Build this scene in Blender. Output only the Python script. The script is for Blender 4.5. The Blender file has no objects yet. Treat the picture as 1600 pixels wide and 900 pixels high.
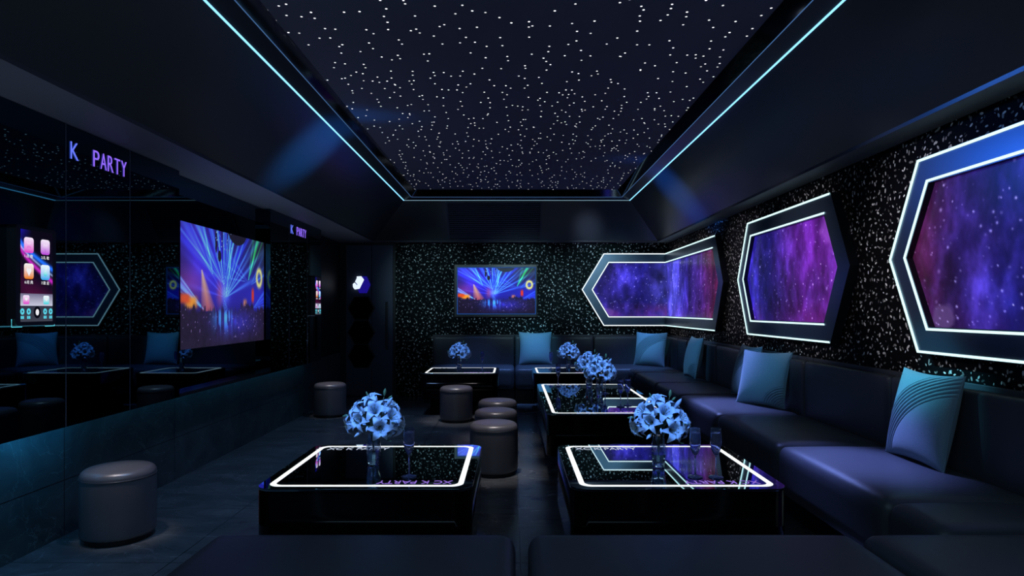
import bpy, bmesh, math, random
import numpy as np
from mathutils import Vector, Matrix, Euler

random.seed(7)
PI = math.pi
SC = bpy.context.scene
COL = SC.collection

# ------------------------------------------------------------------ dimensions (metres)
XL, XR, YB, YF = -2.60, 2.355, 9.65, -1.30     # side walls, far wall, wall behind the camera
XM = -2.42                                      # face of the black mirror cladding
ZS = 2.31                                       # soffit
SEAT_Z = 0.49
TAB_Z = 0.52

# ------------------------------------------------------------------ object helpers
def link(o, parent=None):
    COL.objects.link(o)
    if parent is not None:
        o.parent = parent
    return o

def thing(name, label, cat, loc=(0, 0, 0), rotz=0.0, group=None):
    o = bpy.data.objects.new(name, None)
    o.empty_display_size = 0.1
    COL.objects.link(o)
    o.location = loc
    o.rotation_euler = (0, 0, rotz)
    o['label'] = label
    o['category'] = cat
    if group:
        o['group'] = group
    return o

def tag(o, label, cat, group=None):
    o['label'] = label
    o['category'] = cat
    if group:
        o['group'] = group
    return o

def struct(o, label=None, cat=None):
    o['kind'] = 'structure'
    if label:
        o['label'] = label
    if cat:
        o['category'] = cat
    return o

def mesh_obj(name, verts, faces, mat, parent=None, smooth=False, wn=False):
    me = bpy.data.meshes.new(name)
    me.from_pydata([tuple(v) for v in verts], [], faces)
    bm = bmesh.new(); bm.from_mesh(me)
    bmesh.ops.recalc_face_normals(bm, faces=bm.faces)
    bm.to_mesh(me); bm.free()
    return finish(name, me, mat, parent, smooth, wn)

def finish(name, me, mat, parent=None, smooth=False, wn=False):
    if mat is not None:
        me.materials.append(mat)
    if smooth:
        for p in me.polygons:
            p.use_smooth = True
    o = bpy.data.objects.new(name, me)
    link(o, parent)
    if wn:
        m = o.modifiers.new('wn', 'WEIGHTED_NORMAL'); m.keep_sharp = True
    return o

def bm_obj(name, bm, mat, parent=None, smooth=False, wn=False):
    me = bpy.data.meshes.new(name)
    bmesh.ops.recalc_face_normals(bm, faces=bm.faces)
    bm.to_mesh(me); bm.free()
    return finish(name, me, mat, parent, smooth, wn)

def bx(bm, x0, x1, y0, y1, z0, z1, bevel=0.0, seg=2):
    r = bmesh.ops.create_cube(bm, size=1.0)
    vs = r['verts']
    for v in vs:
        v.co = Vector(((x0 + x1) / 2 + v.co.x * (x1 - x0), (y0 + y1) / 2 + v.co.y * (y1 - y0), (z0 + z1) / 2 + v.co.z * (z1 - z0)))
    if bevel > 0:
        es = list({e for v in vs for e in v.link_edges})
        bmesh.ops.bevel(bm, geom=es, offset=bevel, segments=seg, affect='EDGES', profile=0.5)
    return bm

def box(name, x0, x1, y0, y1, z0, z1, mat, parent=None, bevel=0.0, seg=2):
    bm = bmesh.new()
    bx(bm, x0, x1, y0, y1, z0, z1, bevel, seg)
    return bm_obj(name, bm, mat, parent, smooth=bevel > 0, wn=bevel > 0)

def lathe_data(profile, n=40):
    """profile: list of (r, z); r == 0 ends close."""
    verts, faces, rings = [], [], []
    for r, z in profile:
        if r < 1e-6:
            rings.append([len(verts)]); verts.append((0, 0, z))
        else:
            rings.append(list(range(len(verts), len(verts) + n)))
            for k in range(n):
                a = 2 * PI * k / n
                verts.append((r * math.cos(a), r * math.sin(a), z))
    for a, b in zip(rings[:-1], rings[1:]):
        for k in range(n):
            k2 = (k + 1) % n
            if len(a) == 1 and len(b) == 1:
                continue
            if len(a) == 1:
                faces.append((a[0], b[k], b[k2]))
            elif len(b) == 1:
                faces.append((a[k], a[k2], b[0]))
            else:
                faces.append((a[k], a[k2], b[k2], b[k]))
    return verts, faces

def soft_box(name, sx, sy, sz, r, crown, mat, parent=None, n=(18, 18, 8), off=(0, 0, 0)):
    """Upholstered block: rounded on every edge, top gently domed. Base at z=0 of off, centred in x, y."""
    bm = bmesh.new()
    bmesh.ops.create_cube(bm, size=2.0)
    me = None
    # dense cube by hand
    bm.clear()
    def face_grid(axis, sign, na, nb):
        idx = [[None] * (nb + 1) for _ in range(na + 1)]
        for i in range(na + 1):
            for j in range(nb + 1):
                a, b = -1 + 2 * i / na, -1 + 2 * j / nb
                # crowd the samples to the edges
                a = math.copysign(abs(math.sin(a * PI / 2)) ** 0.8, a); b = math.copysign(abs(math.sin(b * PI / 2)) ** 0.8, b)
                p = [0, 0, 0]
                p[axis] = sign; p[(axis + 1) % 3] = a; p[(axis + 2) % 3] = b
                idx[i][j] = bm.verts.new(p)
        for i in range(na):
            for j in range(nb):
                bm.faces.new((idx[i][j], idx[i + 1][j], idx[i + 1][j + 1], idx[i][j + 1]))
    N = n
    for axis in range(3):
        for s in (-1, 1):
            face_grid(axis, s, N[(axis + 1) % 3], N[(axis + 2) % 3])
    bmesh.ops.remove_doubles(bm, verts=bm.verts, dist=1e-5)
    h = Vector((sx / 2, sy / 2, sz / 2))
    for v in bm.verts:
        p = Vector((v.co.x * h.x, v.co.y * h.y, v.co.z * h.z))
        q = Vector([max(-h[k] + r, min(h[k] - r, p[k])) for k in range(3)])
        d = p - q
        if d.length > 1e-9:
            # map the corner region of the box onto the sphere of radius r
            m = max(abs(d.x), abs(d.y), abs(d.z))
            d = d.normalized() * m
        p = q + d
        if p.z > 0:
            p.z += crown * (p.z / h.z) * max(0, 1 - (p.x / h.x) ** 2) ** 0.7 * max(0, 1 - (p.y / h.y) ** 2) ** 0.7
        v.co = p + Vector((off[0], off[1], off[2] + h.z))
    return bm_obj(name, bm, mat, parent, smooth=True)

def round_rect(x0, x1, y0, y1, r, n=8):
    pts = []
    for cx, cy, a0 in ((x1 - r, y0 + r, -PI / 2), (x1 - r, y1 - r, 0), (x0 + r, y1 - r, PI / 2), (x0 + r, y0 + r, PI)):
        for k in range(n + 1):
            a = a0 + PI / 2 * k / n
            pts.append((cx + r * math.cos(a), cy + r * math.sin(a)))
    return pts

def prism(name, pts, z0, z1, mat, parent=None, bevel=0.0):
    bm = bmesh.new()
    lo = [bm.verts.new((x, y, z0)) for x, y in pts]
    hi = [bm.verts.new((x, y, z1)) for x, y in pts]
    bm.faces.new(lo[::-1]); top = bm.faces.new(hi)
    n = len(pts)
    for k in range(n):
        bm.faces.new((lo[k], lo[(k + 1) % n], hi[(k + 1) % n], hi[k]))
    if bevel > 0:
        bmesh.ops.bevel(bm, geom=list(top.edges), offset=bevel, segments=3, affect='EDGES', profile=0.5)
    return bm_obj(name, bm, mat, parent, smooth=True, wn=True)

def ring(name, outer, inner, z0, z1, mat, parent=None):
    n = len(outer)
    v = [(x, y, z0) for x, y in outer] + [(x, y, z0) for x, y in inner] + [(x, y, z1) for x, y in outer] + [(x, y, z1) for x, y in inner]
    f = []
    for k in range(n):
        j = (k + 1) % n
        f += [(k, j, n + j, n + k), (2 * n + k, 3 * n + k, 3 * n + j, 2 * n + j), (k, 2 * n + k, 2 * n + j, j), (n + k, n + j, 3 * n + j, 3 * n + k)]
    return mesh_obj(name, v, f, mat, parent)

def tube_data(pts, radii, n=6):
    verts, faces = [], []
    pts = [Vector(p) for p in pts]
    for i, p in enumerate(pts):
        t = (pts[min(i + 1, len(pts) - 1)] - pts[max(i - 1, 0)]).normalized()
        a = t.orthogonal().normalized(); b = t.cross(a)
        for k in range(n):
            th = 2 * PI * k / n
            verts.append(p + (a * math.cos(th) + b * math.sin(th)) * radii[i])
    for i in range(len(pts) - 1):
        for k in range(n):
            k2 = (k + 1) % n
            faces.append((i * n + k, i * n + k2, (i + 1) * n + k2, (i + 1) * n + k))
    faces.append(tuple(range(n))[::-1]); faces.append(tuple(range((len(pts) - 1) * n, len(pts) * n)))
    return verts, faces

def dup_tree(o, parent=None):
    c = o.copy()
    link(c)
    if parent is not None:
        c.parent = parent
    for ch in list(o.children):
        dup_tree(ch, c)
    return c

# ------------------------------------------------------------------ materials
def new_mat(name):
    m = bpy.data.materials.new(name)
    m.use_nodes = True
    nt = m.node_tree
    return m, nt, nt.nodes['Principled BSDF']

def pr(name, col, rough=0.5, metal=0.0, spec=0.5, coat=0.0, bump=None, rough_var=None, trans=0.0, ior=1.45, sheen=0.0):
    m, nt, b = new_mat(name)
    b.inputs['Base Color'].default_value = (*col, 1)
    b.inputs['Roughness'].default_value = rough
    b.inputs['Metallic'].default_value = metal
    b.inputs['Specular IOR Level'].default_value = spec
    b.inputs['IOR'].default_value = ior
    b.inputs['Transmission Weight'].default_value = trans
    b.inputs['Coat Weight'].default_value = coat
    b.inputs['Coat Roughness'].default_value = 0.08
    b.inputs['Sheen Weight'].default_value = sheen
    tc = nt.nodes.new('ShaderNodeTexCoord')
    if bump:
        scale, strength = bump
        no = nt.nodes.new('ShaderNodeTexNoise'); no.inputs['Scale'].default_value = scale; no.inputs['Detail'].default_value = 3
        bp = nt.nodes.new('ShaderNodeBump'); bp.inputs['Strength'].default_value = strength; bp.inputs['Distance'].default_value = 0.004
        nt.links.new(tc.outputs['Object'], no.inputs['Vector'])
        nt.links.new(no.outputs['Fac'], bp.inputs['Height'])
        nt.links.new(bp.outputs['Normal'], b.inputs['Normal'])
    if rough_var:
        scale, amt = rough_var
        no = nt.nodes.new('ShaderNodeTexNoise'); no.inputs['Scale'].default_value = scale; no.inputs['Detail'].default_value = 4
        mr = nt.nodes.new('ShaderNodeMapRange'); mr.inputs['To Min'].default_value = rough - amt; mr.inputs['To Max'].default_value = rough + amt
        nt.links.new(tc.outputs['Object'], no.inputs['Vector'])
        nt.links.new(no.outputs['Fac'], mr.inputs['Value'])
        nt.links.new(mr.outputs['Result'], b.inputs['Roughness'])
    return m

def emit(name, col, strength, sample=True):
    m = bpy.data.materials.new(name); m.use_nodes = True
    nt = m.node_tree; nt.nodes.clear()
    e = nt.nodes.new('ShaderNodeEmission'); o = nt.nodes.new('ShaderNodeOutputMaterial')
    e.inputs['Color'].default_value = (*col, 1); e.inputs['Strength'].default_value = strength
    nt.links.new(e.outputs[0], o.inputs['Surface'])
    if not sample:
        m.cycles.emission_sampling = 'NONE'
    return m

def emit_attr(name, strength, gloss=0.0):
    """Screen: light from the colour stored per vertex, under a faint gloss."""
    m, nt, b = new_mat(name)
    a = nt.nodes.new('ShaderNodeVertexColor'); a.layer_name = 'Col'
    b.inputs['Base Color'].default_value = (0.004, 0.004, 0.006, 1)
    b.inputs['Roughness'].default_value = 0.25
    b.inputs['Specular IOR Level'].default_value = gloss
    nt.links.new(a.outputs['Color'], b.inputs['Emission Color'])
    b.inputs['Emission Strength'].default_value = strength
    return m

def mathn(nt, op, a, b=None, c=None):
    n = nt.nodes.new('ShaderNodeMath'); n.operation = op
    for i, v in enumerate((a, b, c)):
        if v is None:
            continue
        if isinstance(v, (int, float)):
            n.inputs[i].default_value = v
        else:
            nt.links.new(v, n.inputs[i])
    return n.outputs[0]

def speckle_mat(name, base, fleck, scale, axes):
    """Dark wallpaper strewn with small pale petal-shaped flecks of random size and turn."""
    m, nt, b = new_mat(name)
    tc = nt.nodes.new('ShaderNodeTexCoord')
    sp = nt.nodes.new('ShaderNodeSeparateXYZ'); nt.links.new(tc.outputs['Object'], sp.inputs[0])
    cb = nt.nodes.new('ShaderNodeCombineXYZ')
    nt.links.new(sp.outputs[axes[0]], cb.inputs[0]); nt.links.new(sp.outputs[axes[1]], cb.inputs[1])
    total = None
    bright = None
    for layer, (sc, offs) in enumerate(((scale, 0.0), (scale * 1.23, 3.7))):
        mp = nt.nodes.new('ShaderNodeVectorMath'); mp.operation = 'MULTIPLY_ADD'
        mp.inputs[1].default_value = (sc, sc, sc); mp.inputs[2].default_value = (offs, offs * 1.7, 0)
        nt.links.new(cb.outputs[0], mp.inputs[0])
        vo = nt.nodes.new('ShaderNodeTexVoronoi'); vo.voronoi_dimensions = '2D'; vo.inputs['Scale'].default_value = 1.0
        vo.inputs['Randomness'].default_value = 0.95
        nt.links.new(mp.outputs[0], vo.inputs['Vector'])
        d = nt.nodes.new('ShaderNodeVectorMath'); d.operation = 'SUBTRACT'
        nt.links.new(mp.outputs[0], d.inputs[0]); nt.links.new(vo.outputs['Position'], d.inputs[1])
        ds = nt.nodes.new('ShaderNodeSeparateXYZ'); nt.links.new(d.outputs[0], ds.inputs[0])
        cs = nt.nodes.new('ShaderNodeSeparateColor'); nt.links.new(vo.outputs['Color'], cs.inputs[0])
        ang = mathn(nt, 'MULTIPLY', cs.outputs[0], 6.2832)
        co, si = mathn(nt, 'COSINE', ang), mathn(nt, 'SINE', ang)
        u = mathn(nt, 'ADD', mathn(nt, 'MULTIPLY', ds.outputs[0], co), mathn(nt, 'MULTIPLY', ds.outputs[1], si))
        v = mathn(nt, 'SUBTRACT', mathn(nt, 'MULTIPLY', ds.outputs[1], co), mathn(nt, 'MULTIPLY', ds.outputs[0], si))
        size = mathn(nt, 'MULTIPLY_ADD', cs.outputs[1], 0.20, 0.09)
        uu = mathn(nt, 'DIVIDE', u, size)
        vv = mathn(nt, 'DIVIDE', v, mathn(nt, 'MULTIPLY', size, 0.5))
        rr = mathn(nt, 'ADD', mathn(nt, 'MULTIPLY', uu, uu), mathn(nt, 'MULTIPLY', vv, vv))
        inside = nt.nodes.new('ShaderNodeMapRange'); inside.interpolation_type = 'SMOOTHSTEP'
        inside.inputs['From Min'].default_value = 1.1; inside.inputs['From Max'].default_value = 0.55
        nt.links.new(rr, inside.inputs['Value'])
        tone = mathn(nt, 'POWER', cs.outputs[2], 1.4)
        val = mathn(nt, 'MULTIPLY', inside.outputs['Result'], mathn(nt, 'MULTIPLY_ADD', tone, 0.95, 0.06))
        total = val if total is None else mathn(nt, 'MAXIMUM', total, val)
    mix = nt.nodes.new('ShaderNodeMix'); mix.data_type = 'RGBA'
    mix.inputs['A'].default_value = (*base, 1); mix.inputs['B'].default_value = (*fleck, 1)
    nt.links.new(total, mix.inputs['Factor'])
    nt.links.new(mix.outputs['Result'], b.inputs['Base Color'])
    b.inputs['Roughness'].default_value = 0.6
    b.inputs['Specular IOR Level'].default_value = 0.05
    bp = nt.nodes.new('ShaderNodeBump'); bp.inputs['Strength'].default_value = 0.5; bp.inputs['Distance'].default_value = 0.004
    nt.links.new(total, bp.inputs['Height']); nt.links.new(bp.outputs['Normal'], b.inputs['Normal'])
    return m

def star_mat():
    """Dark stretched ceiling pierced by optic-fibre points that glow."""
    m, nt, b = new_mat('star_ceiling')
    tc = nt.nodes.new('ShaderNodeTexCoord')
    total = None
    for sc, offs, keep in ((7.4, 0.0, 0.30), (6.1, 5.3, 0.62)):
        mp = nt.nodes.new('ShaderNodeVectorMath'); mp.operation = 'MULTIPLY_ADD'
        mp.inputs[1].default_value = (sc, sc, sc); mp.inputs[2].default_value = (offs, offs * 1.3, 0)
        nt.links.new(tc.outputs['Object'], mp.inputs[0])
        vo = nt.nodes.new('ShaderNodeTexVoronoi'); vo.voronoi_dimensions = '2D'; vo.inputs['Scale'].default_value = 1.0
        nt.links.new(mp.outputs[0], vo.inputs['Vector'])
        cs = nt.nodes.new('ShaderNodeSeparateColor'); nt.links.new(vo.outputs['Color'], cs.inputs[0])
        r = mathn(nt, 'LESS_THAN', vo.outputs['Distance'], 0.0068 * sc)
        on = mathn(nt, 'GREATER_THAN', cs.outputs[0], keep)
        val = mathn(nt, 'MULTIPLY', mathn(nt, 'MULTIPLY', r, on), mathn(nt, 'MULTIPLY_ADD', cs.outputs[1], 0.6, 0.5))
        total = val if total is None else mathn(nt, 'MAXIMUM', total, val)
    b.inputs['Base Color'].default_value = (0.16, 0.16, 0.22, 1)
    b.inputs['Roughness'].default_value = 0.7
    b.inputs['Specular IOR Level'].default_value = 0.1
    b.inputs['Emission Color'].default_value = (0.95, 0.95, 1.0, 1)
    nt.links.new(mathn(nt, 'MULTIPLY', total, 1.7), b.inputs['Emission Strength'])
    m.cycles.emission_sampling = 'NONE'
    return m

def floor_mat():
    m, nt, b = new_mat('dark_stone_tile')
    tc = nt.nodes.new('ShaderNodeTexCoord')
    n1 = nt.nodes.new('ShaderNodeTexNoise'); n1.inputs['Scale'].default_value = 2.2; n1.inputs['Detail'].default_value = 9; n1.inputs['Roughness'].default_value = 0.65; n1.inputs['Distortion'].default_value = 0.8
    mp = nt.nodes.new('ShaderNodeMapping'); mp.inputs['Scale'].default_value = (1.0, 2.2, 1.0)
    nt.links.new(tc.outputs['Object'], mp.inputs[0]); nt.links.new(mp.outputs[0], n1.inputs['Vector'])
    cr = nt.nodes.new('ShaderNodeValToRGB')
    e = cr.color_ramp.elements
    e[0].position = 0.3; e[0].color = (0.05, 0.054, 0.060, 1)
    e[1].position = 0.75; e[1].color = (0.13, 0.138, 0.15, 1)
    nt.links.new(n1.outputs['Fac'], cr.inputs[0])
    # thin pale veins
    w = nt.nodes.new('ShaderNodeTexNoise'); w.inputs['Scale'].default_value = 1.1; w.inputs['Detail'].default_value = 5; w.inputs['Distortion'].default_value = 1.5
    nt.links.new(tc.outputs['Object'], w.inputs['Vector'])
    vein = mathn(nt, 'LESS_THAN', mathn(nt, 'ABSOLUTE', mathn(nt, 'SUBTRACT', w.outputs['Fac'], 0.5)), 0.0022)
    # joints of the 0.9 m tiles
    sp = nt.nodes.new('ShaderNodeSeparateXYZ'); nt.links.new(tc.outputs['Object'], sp.inputs[0])
    def joint(sock, off):
        t = mathn(nt, 'FRACT', mathn(nt, 'DIVIDE', mathn(nt, 'ADD', sock, off), 0.9))
        return mathn(nt, 'LESS_THAN', mathn(nt, 'ABSOLUTE', mathn(nt, 'SUBTRACT', t, 0.5)), 0.0028)
    j = mathn(nt, 'MAXIMUM', joint(sp.outputs[0], 1.76 + 9.45), joint(sp.outputs[1], -3.29 + 9.45))
    mx = nt.nodes.new('ShaderNodeMix'); mx.data_type = 'RGBA'
    nt.links.new(mathn(nt, 'MULTIPLY', vein, 0.22), mx.inputs['Factor']); nt.links.new(cr.outputs[0], mx.inputs['A']); mx.inputs['B'].default_value = (0.3, 0.3, 0.32, 1)
    m2 = nt.nodes.new('ShaderNodeMix'); m2.data_type = 'RGBA'
    nt.links.new(j, m2.inputs['Factor']); nt.links.new(mx.outputs['Result'], m2.inputs['A']); m2.inputs['B'].default_value = (0.006, 0.006, 0.007, 1)
    nt.links.new(m2.outputs['Result'], b.inputs['Base Color'])
    mr = nt.nodes.new('ShaderNodeMapRange'); mr.inputs['To Min'].default_value = 0.16; mr.inputs['To Max'].default_value = 0.34
    nt.links.new(n1.outputs['Fac'], mr.inputs['Value']); nt.links.new(mr.outputs['Result'], b.inputs['Roughness'])
    b.inputs['Specular IOR Level'].default_value = 0.5
    bp = nt.nodes.new('ShaderNodeBump'); bp.inputs['Strength'].default_value = 0.25; bp.inputs['Distance'].default_value = 0.003
    nt.links.new(n1.outputs['Fac'], bp.inputs['Height']); nt.links.new(bp.outputs['Normal'], b.inputs['Normal'])
    return m

def plinth_mat():
    m, nt, b = new_mat('teal_marble')
    tc = nt.nodes.new('ShaderNodeTexCoord')
    n1 = nt.nodes.new('ShaderNodeTexNoise'); n1.inputs['Scale'].default_value = 3.5; n1.inputs['Detail'].default_value = 8; n1.inputs['Roughness'].default_value = 0.65; n1.inputs['Distortion'].default_value = 0.7
    nt.links.new(tc.outputs['Object'], n1.inputs['Vector'])
    cr = nt.nodes.new('ShaderNodeValToRGB'); e = cr.color_ramp.elements
    e[0].position = 0.3; e[0].color = (0.022, 0.036, 0.04, 1); e[1].position = 0.8; e[1].color = (0.07, 0.105, 0.11, 1)
    nt.links.new(n1.outputs['Fac'], cr.inputs[0])
    w = nt.nodes.new('ShaderNodeTexNoise'); w.inputs['Scale'].default_value = 2.3; w.inputs['Detail'].default_value = 7; w.inputs['Distortion'].default_value = 1.6
    nt.links.new(tc.outputs['Object'], w.inputs['Vector'])
    vein = mathn(nt, 'LESS_THAN', mathn(nt, 'ABSOLUTE', mathn(nt, 'SUBTRACT', w.outputs['Fac'], 0.52)), 0.004)
    sp = nt.nodes.new('ShaderNodeSeparateXYZ'); nt.links.new(tc.outputs['Object'], sp.inputs[0])
    t = mathn(nt, 'FRACT', mathn(nt, 'DIVIDE', mathn(nt, 'ADD', sp.outputs[1], -3.68 + 9.6), 1.2))
    jy = mathn(nt, 'LESS_THAN', mathn(nt, 'ABSOLUTE', mathn(nt, 'SUBTRACT', t, 0.0)), 0.005)
    jz = mathn(nt, 'LESS_THAN', mathn(nt, 'ABSOLUTE', mathn(nt, 'SUBTRACT', sp.outputs[2], 0.32)), 0.003)
    j = mathn(nt, 'MAXIMUM', jy, jz)
    mx = nt.nodes.new('ShaderNodeMix'); mx.data_type = 'RGBA'
    nt.links.new(mathn(nt, 'MULTIPLY', vein, 0.14), mx.inputs['Factor']); nt.links.new(cr.outputs[0], mx.inputs['A']); mx.inputs['B'].default_value = (0.4, 0.5, 0.5, 1)
    m2 = nt.nodes.new('ShaderNodeMix'); m2.data_type = 'RGBA'
    nt.links.new(j, m2.inputs['Factor']); nt.links.new(mx.outputs['Result'], m2.inputs['A']); m2.inputs['B'].default_value = (0.005, 0.006, 0.007, 1)
    nt.links.new(m2.outputs['Result'], b.inputs['Base Color'])
    b.inputs['Roughness'].default_value = 0.4
    return m

def fabric_mat(name, c1, c2):
    m, nt, b = new_mat(name)
    tc = nt.nodes.new('ShaderNodeTexCoord')
    no = nt.nodes.new('ShaderNodeTexNoise'); no.inputs['Scale'].default_value = 160; no.inputs['Detail'].default_value = 4
    mp = nt.nodes.new('ShaderNodeMapping'); mp.inputs['Scale'].default_value = (0.4, 1, 2.2)
    nt.links.new(tc.outputs['Object'], mp.inputs[0]); nt.links.new(mp.outputs[0], no.inputs['Vector'])
    mx = nt.nodes.new('ShaderNodeMix'); mx.data_type = 'RGBA'
    mx.inputs['A'].default_value = (*c1, 1); mx.inputs['B'].default_value = (*c2, 1)
    nt.links.new(no.outputs['Fac'], mx.inputs['Factor']); nt.links.new(mx.outputs['Result'], b.inputs['Base Color'])
    b.inputs['Roughness'].default_value = 0.75; b.inputs['Sheen Weight'].default_value = 0.25
    bp = nt.nodes.new('ShaderNodeBump'); bp.inputs['Strength'].default_value = 0.2; bp.inputs['Distance'].default_value = 0.002
    nt.links.new(no.outputs['Fac'], bp.inputs['Height']); nt.links.new(bp.outputs['Normal'], b.inputs['Normal'])
    return m

M = {}
M['floor'] = floor_mat()
M['plinth'] = plinth_mat()
M['speck_back'] = speckle_mat('flecked_wallpaper_teal', (0.0025, 0.006, 0.0075), (0.90, 0.95, 0.92), 15.0, (0, 2))
M['speck_right'] = speckle_mat('flecked_wallpaper_black', (0.003, 0.003, 0.0035), (0.95, 0.90, 0.82), 16.5, (1, 2))
M['star'] = star_mat()
M['slope'] = pr('black_lacquer', (0.034, 0.039, 0.046), 0.30, 0, 0.8, rough_var=(1.2, 0.05))
M['soffit'] = pr('dark_grey_paint', (0.17, 0.18, 0.21), 0.55)
M['black'] = pr('matt_black', (0.010, 0.010, 0.012), 0.5)
M['ledge'] = pr('satin_black_ledge', (0.03, 0.035, 0.05), 0.28, 0, 0.8)
M['bead'] = emit('painted_bead_reflection', (0.10, 0.24, 0.55), 0.55, False)  # blue reflection on the bead, painted in as a faint glow
M['reveal'] = pr('polished_black', (0.16, 0.18, 0.21), 0.06, 1.0)
M['chrome_line'] = pr('thin_steel_bead', (0.6, 0.65, 0.7), 0.25, 1.0)
M['mirror'] = pr('black_mirror', (0.030, 0.090, 0.130), 0.015, 1.0)
M['mirror_edge'] = pr('black_mirror_edge', (0.02, 0.022, 0.025), 0.2)
M['door'] = pr('dark_navy_door', (0.055, 0.068, 0.115), 0.4)
M['leather'] = pr('black_leather', (0.060, 0.062, 0.075), 0.40, 0, 0.5, bump=(420, 0.18))
M['stool_leather'] = pr('brown_black_leather', (0.105, 0.100, 0.115), 0.33, 0, 0.9, bump=(500, 0.06))
M['plastic'] = pr('black_plastic', (0.008, 0.008, 0.010), 0.4)
M['table_body'] = pr('black_gloss_lacquer', (0.002, 0.002, 0.003), 0.10, 0, 0.10)
M['table_top'] = pr('smoked_mirror_glass', (0.38, 0.54, 0.60), 0.012, 1.0)
M['frame'] = pr('dark_blue_metal', (0.10, 0.14, 0.20), 0.30, 0.85)
M['frame_side'] = pr('dark_frame_side', (0.012, 0.013, 0.018), 0.3)
M['led_table'] = emit('white_table_led', (0.95, 0.98, 1.0), 1.15)
M['led_white'] = emit('white_led', (0.86, 0.98, 1.0), 1.35)
M['led_teal'] = emit('teal_white_led', (0.66, 0.97, 0.97), 1.35)
M['led_cove'] = emit('cyan_led', (0.24, 0.66, 1.0), 1.7)
M['led_cove_dim'] = emit('dim_cyan_led', (0.20, 0.34, 0.42), 0.9)
M['sign_purple'] = emit('purple_sign', (0.30, 0.15, 1.0), 1.0, False)
M['sign_blue'] = emit('blue_sign', (0.14, 0.20, 1.0), 1.0, False)
M['text_white'] = emit('white_letters', (0.55, 0.60, 0.75), 0.9, False)
M['text_purple'] = emit('letters_violet_reflection', (0.32, 0.18, 0.75), 0.8, False)  # purple reflected by the front letters, put into their emission colour
M['screen'] = emit_attr('screen', 1.0, 0.2)
M['screen_wall'] = emit_attr('wall_screen', 0.8, 0.2)
M['picture'] = emit_attr('backlit_print', 1.0, 0.1)
M['glass'] = pr('clear_glass', (0.45, 0.55, 1.0), 0.0, 0, 0.5, trans=0.86, ior=1.46)
M['vase_glass'] = pr('smoky_glass', (0.62, 0.70, 0.85), 0.0, 0, 0.5, trans=0.95, ior=1.5)
M['fabric'] = fabric_mat('blue_grey_satin', (0.14, 0.22, 0.28), (0.24, 0.33, 0.40))
M['petal'] = pr('pale_blue_petal', (0.44, 0.63, 0.95), 0.5, 0, 0.3)
M['stamen'] = pr('olive_stamen', (0.14, 0.15, 0.08), 0.6)
M['green'] = pr('dark_green_leaf', (0.04, 0.09, 0.05), 0.5)
M['bud'] = pr('green_bud', (0.09, 0.20, 0.11), 0.5)
M['vent'] = pr('dark_vent_metal', (0.05, 0.055, 0.075), 0.45, 0.3)
M['joint'] = pr('dull_steel_joint', (0.10, 0.12, 0.16), 0.55, 0.0)
M['steel'] = pr('brushed_steel', (0.35, 0.36, 0.4), 0.3, 1.0)

# ------------------------------------------------------------------ pictures (computed colours on fine grids)
def srgb(c):
    c = np.clip(np.asarray(c, dtype=float), 0, 1)
    return np.where(c <= 0.04045, c / 12.92, ((c + 0.055) / 1.055) ** 2.4)

def vnoise(x, y, seed):
    def h(i, j):
        n = np.sin(i * 127.1 + j * 311.7 + seed * 74.7) * 43758.5453
        return n - np.floor(n)
    xi, yi = np.floor(x), np.floor(y)
    fx, fy = x - xi, y - yi
    fx = fx * fx * (3 - 2 * fx); fy = fy * fy * (3 - 2 * fy)
    return (h(xi, yi) * (1 - fx) + h(xi + 1, yi) * fx) * (1 - fy) + (h(xi, yi + 1) * (1 - fx) + h(xi + 1, yi + 1) * fx) * fy

def fbm(x, y, seed, o=5):
    t, a, s = 0, 0.5, 0
    for k in range(o):
        t = t + a * vnoise(x * 2 ** k, y * 2 ** k, seed + k * 3.1); s += a; a *= 0.55
    return t / s

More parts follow.
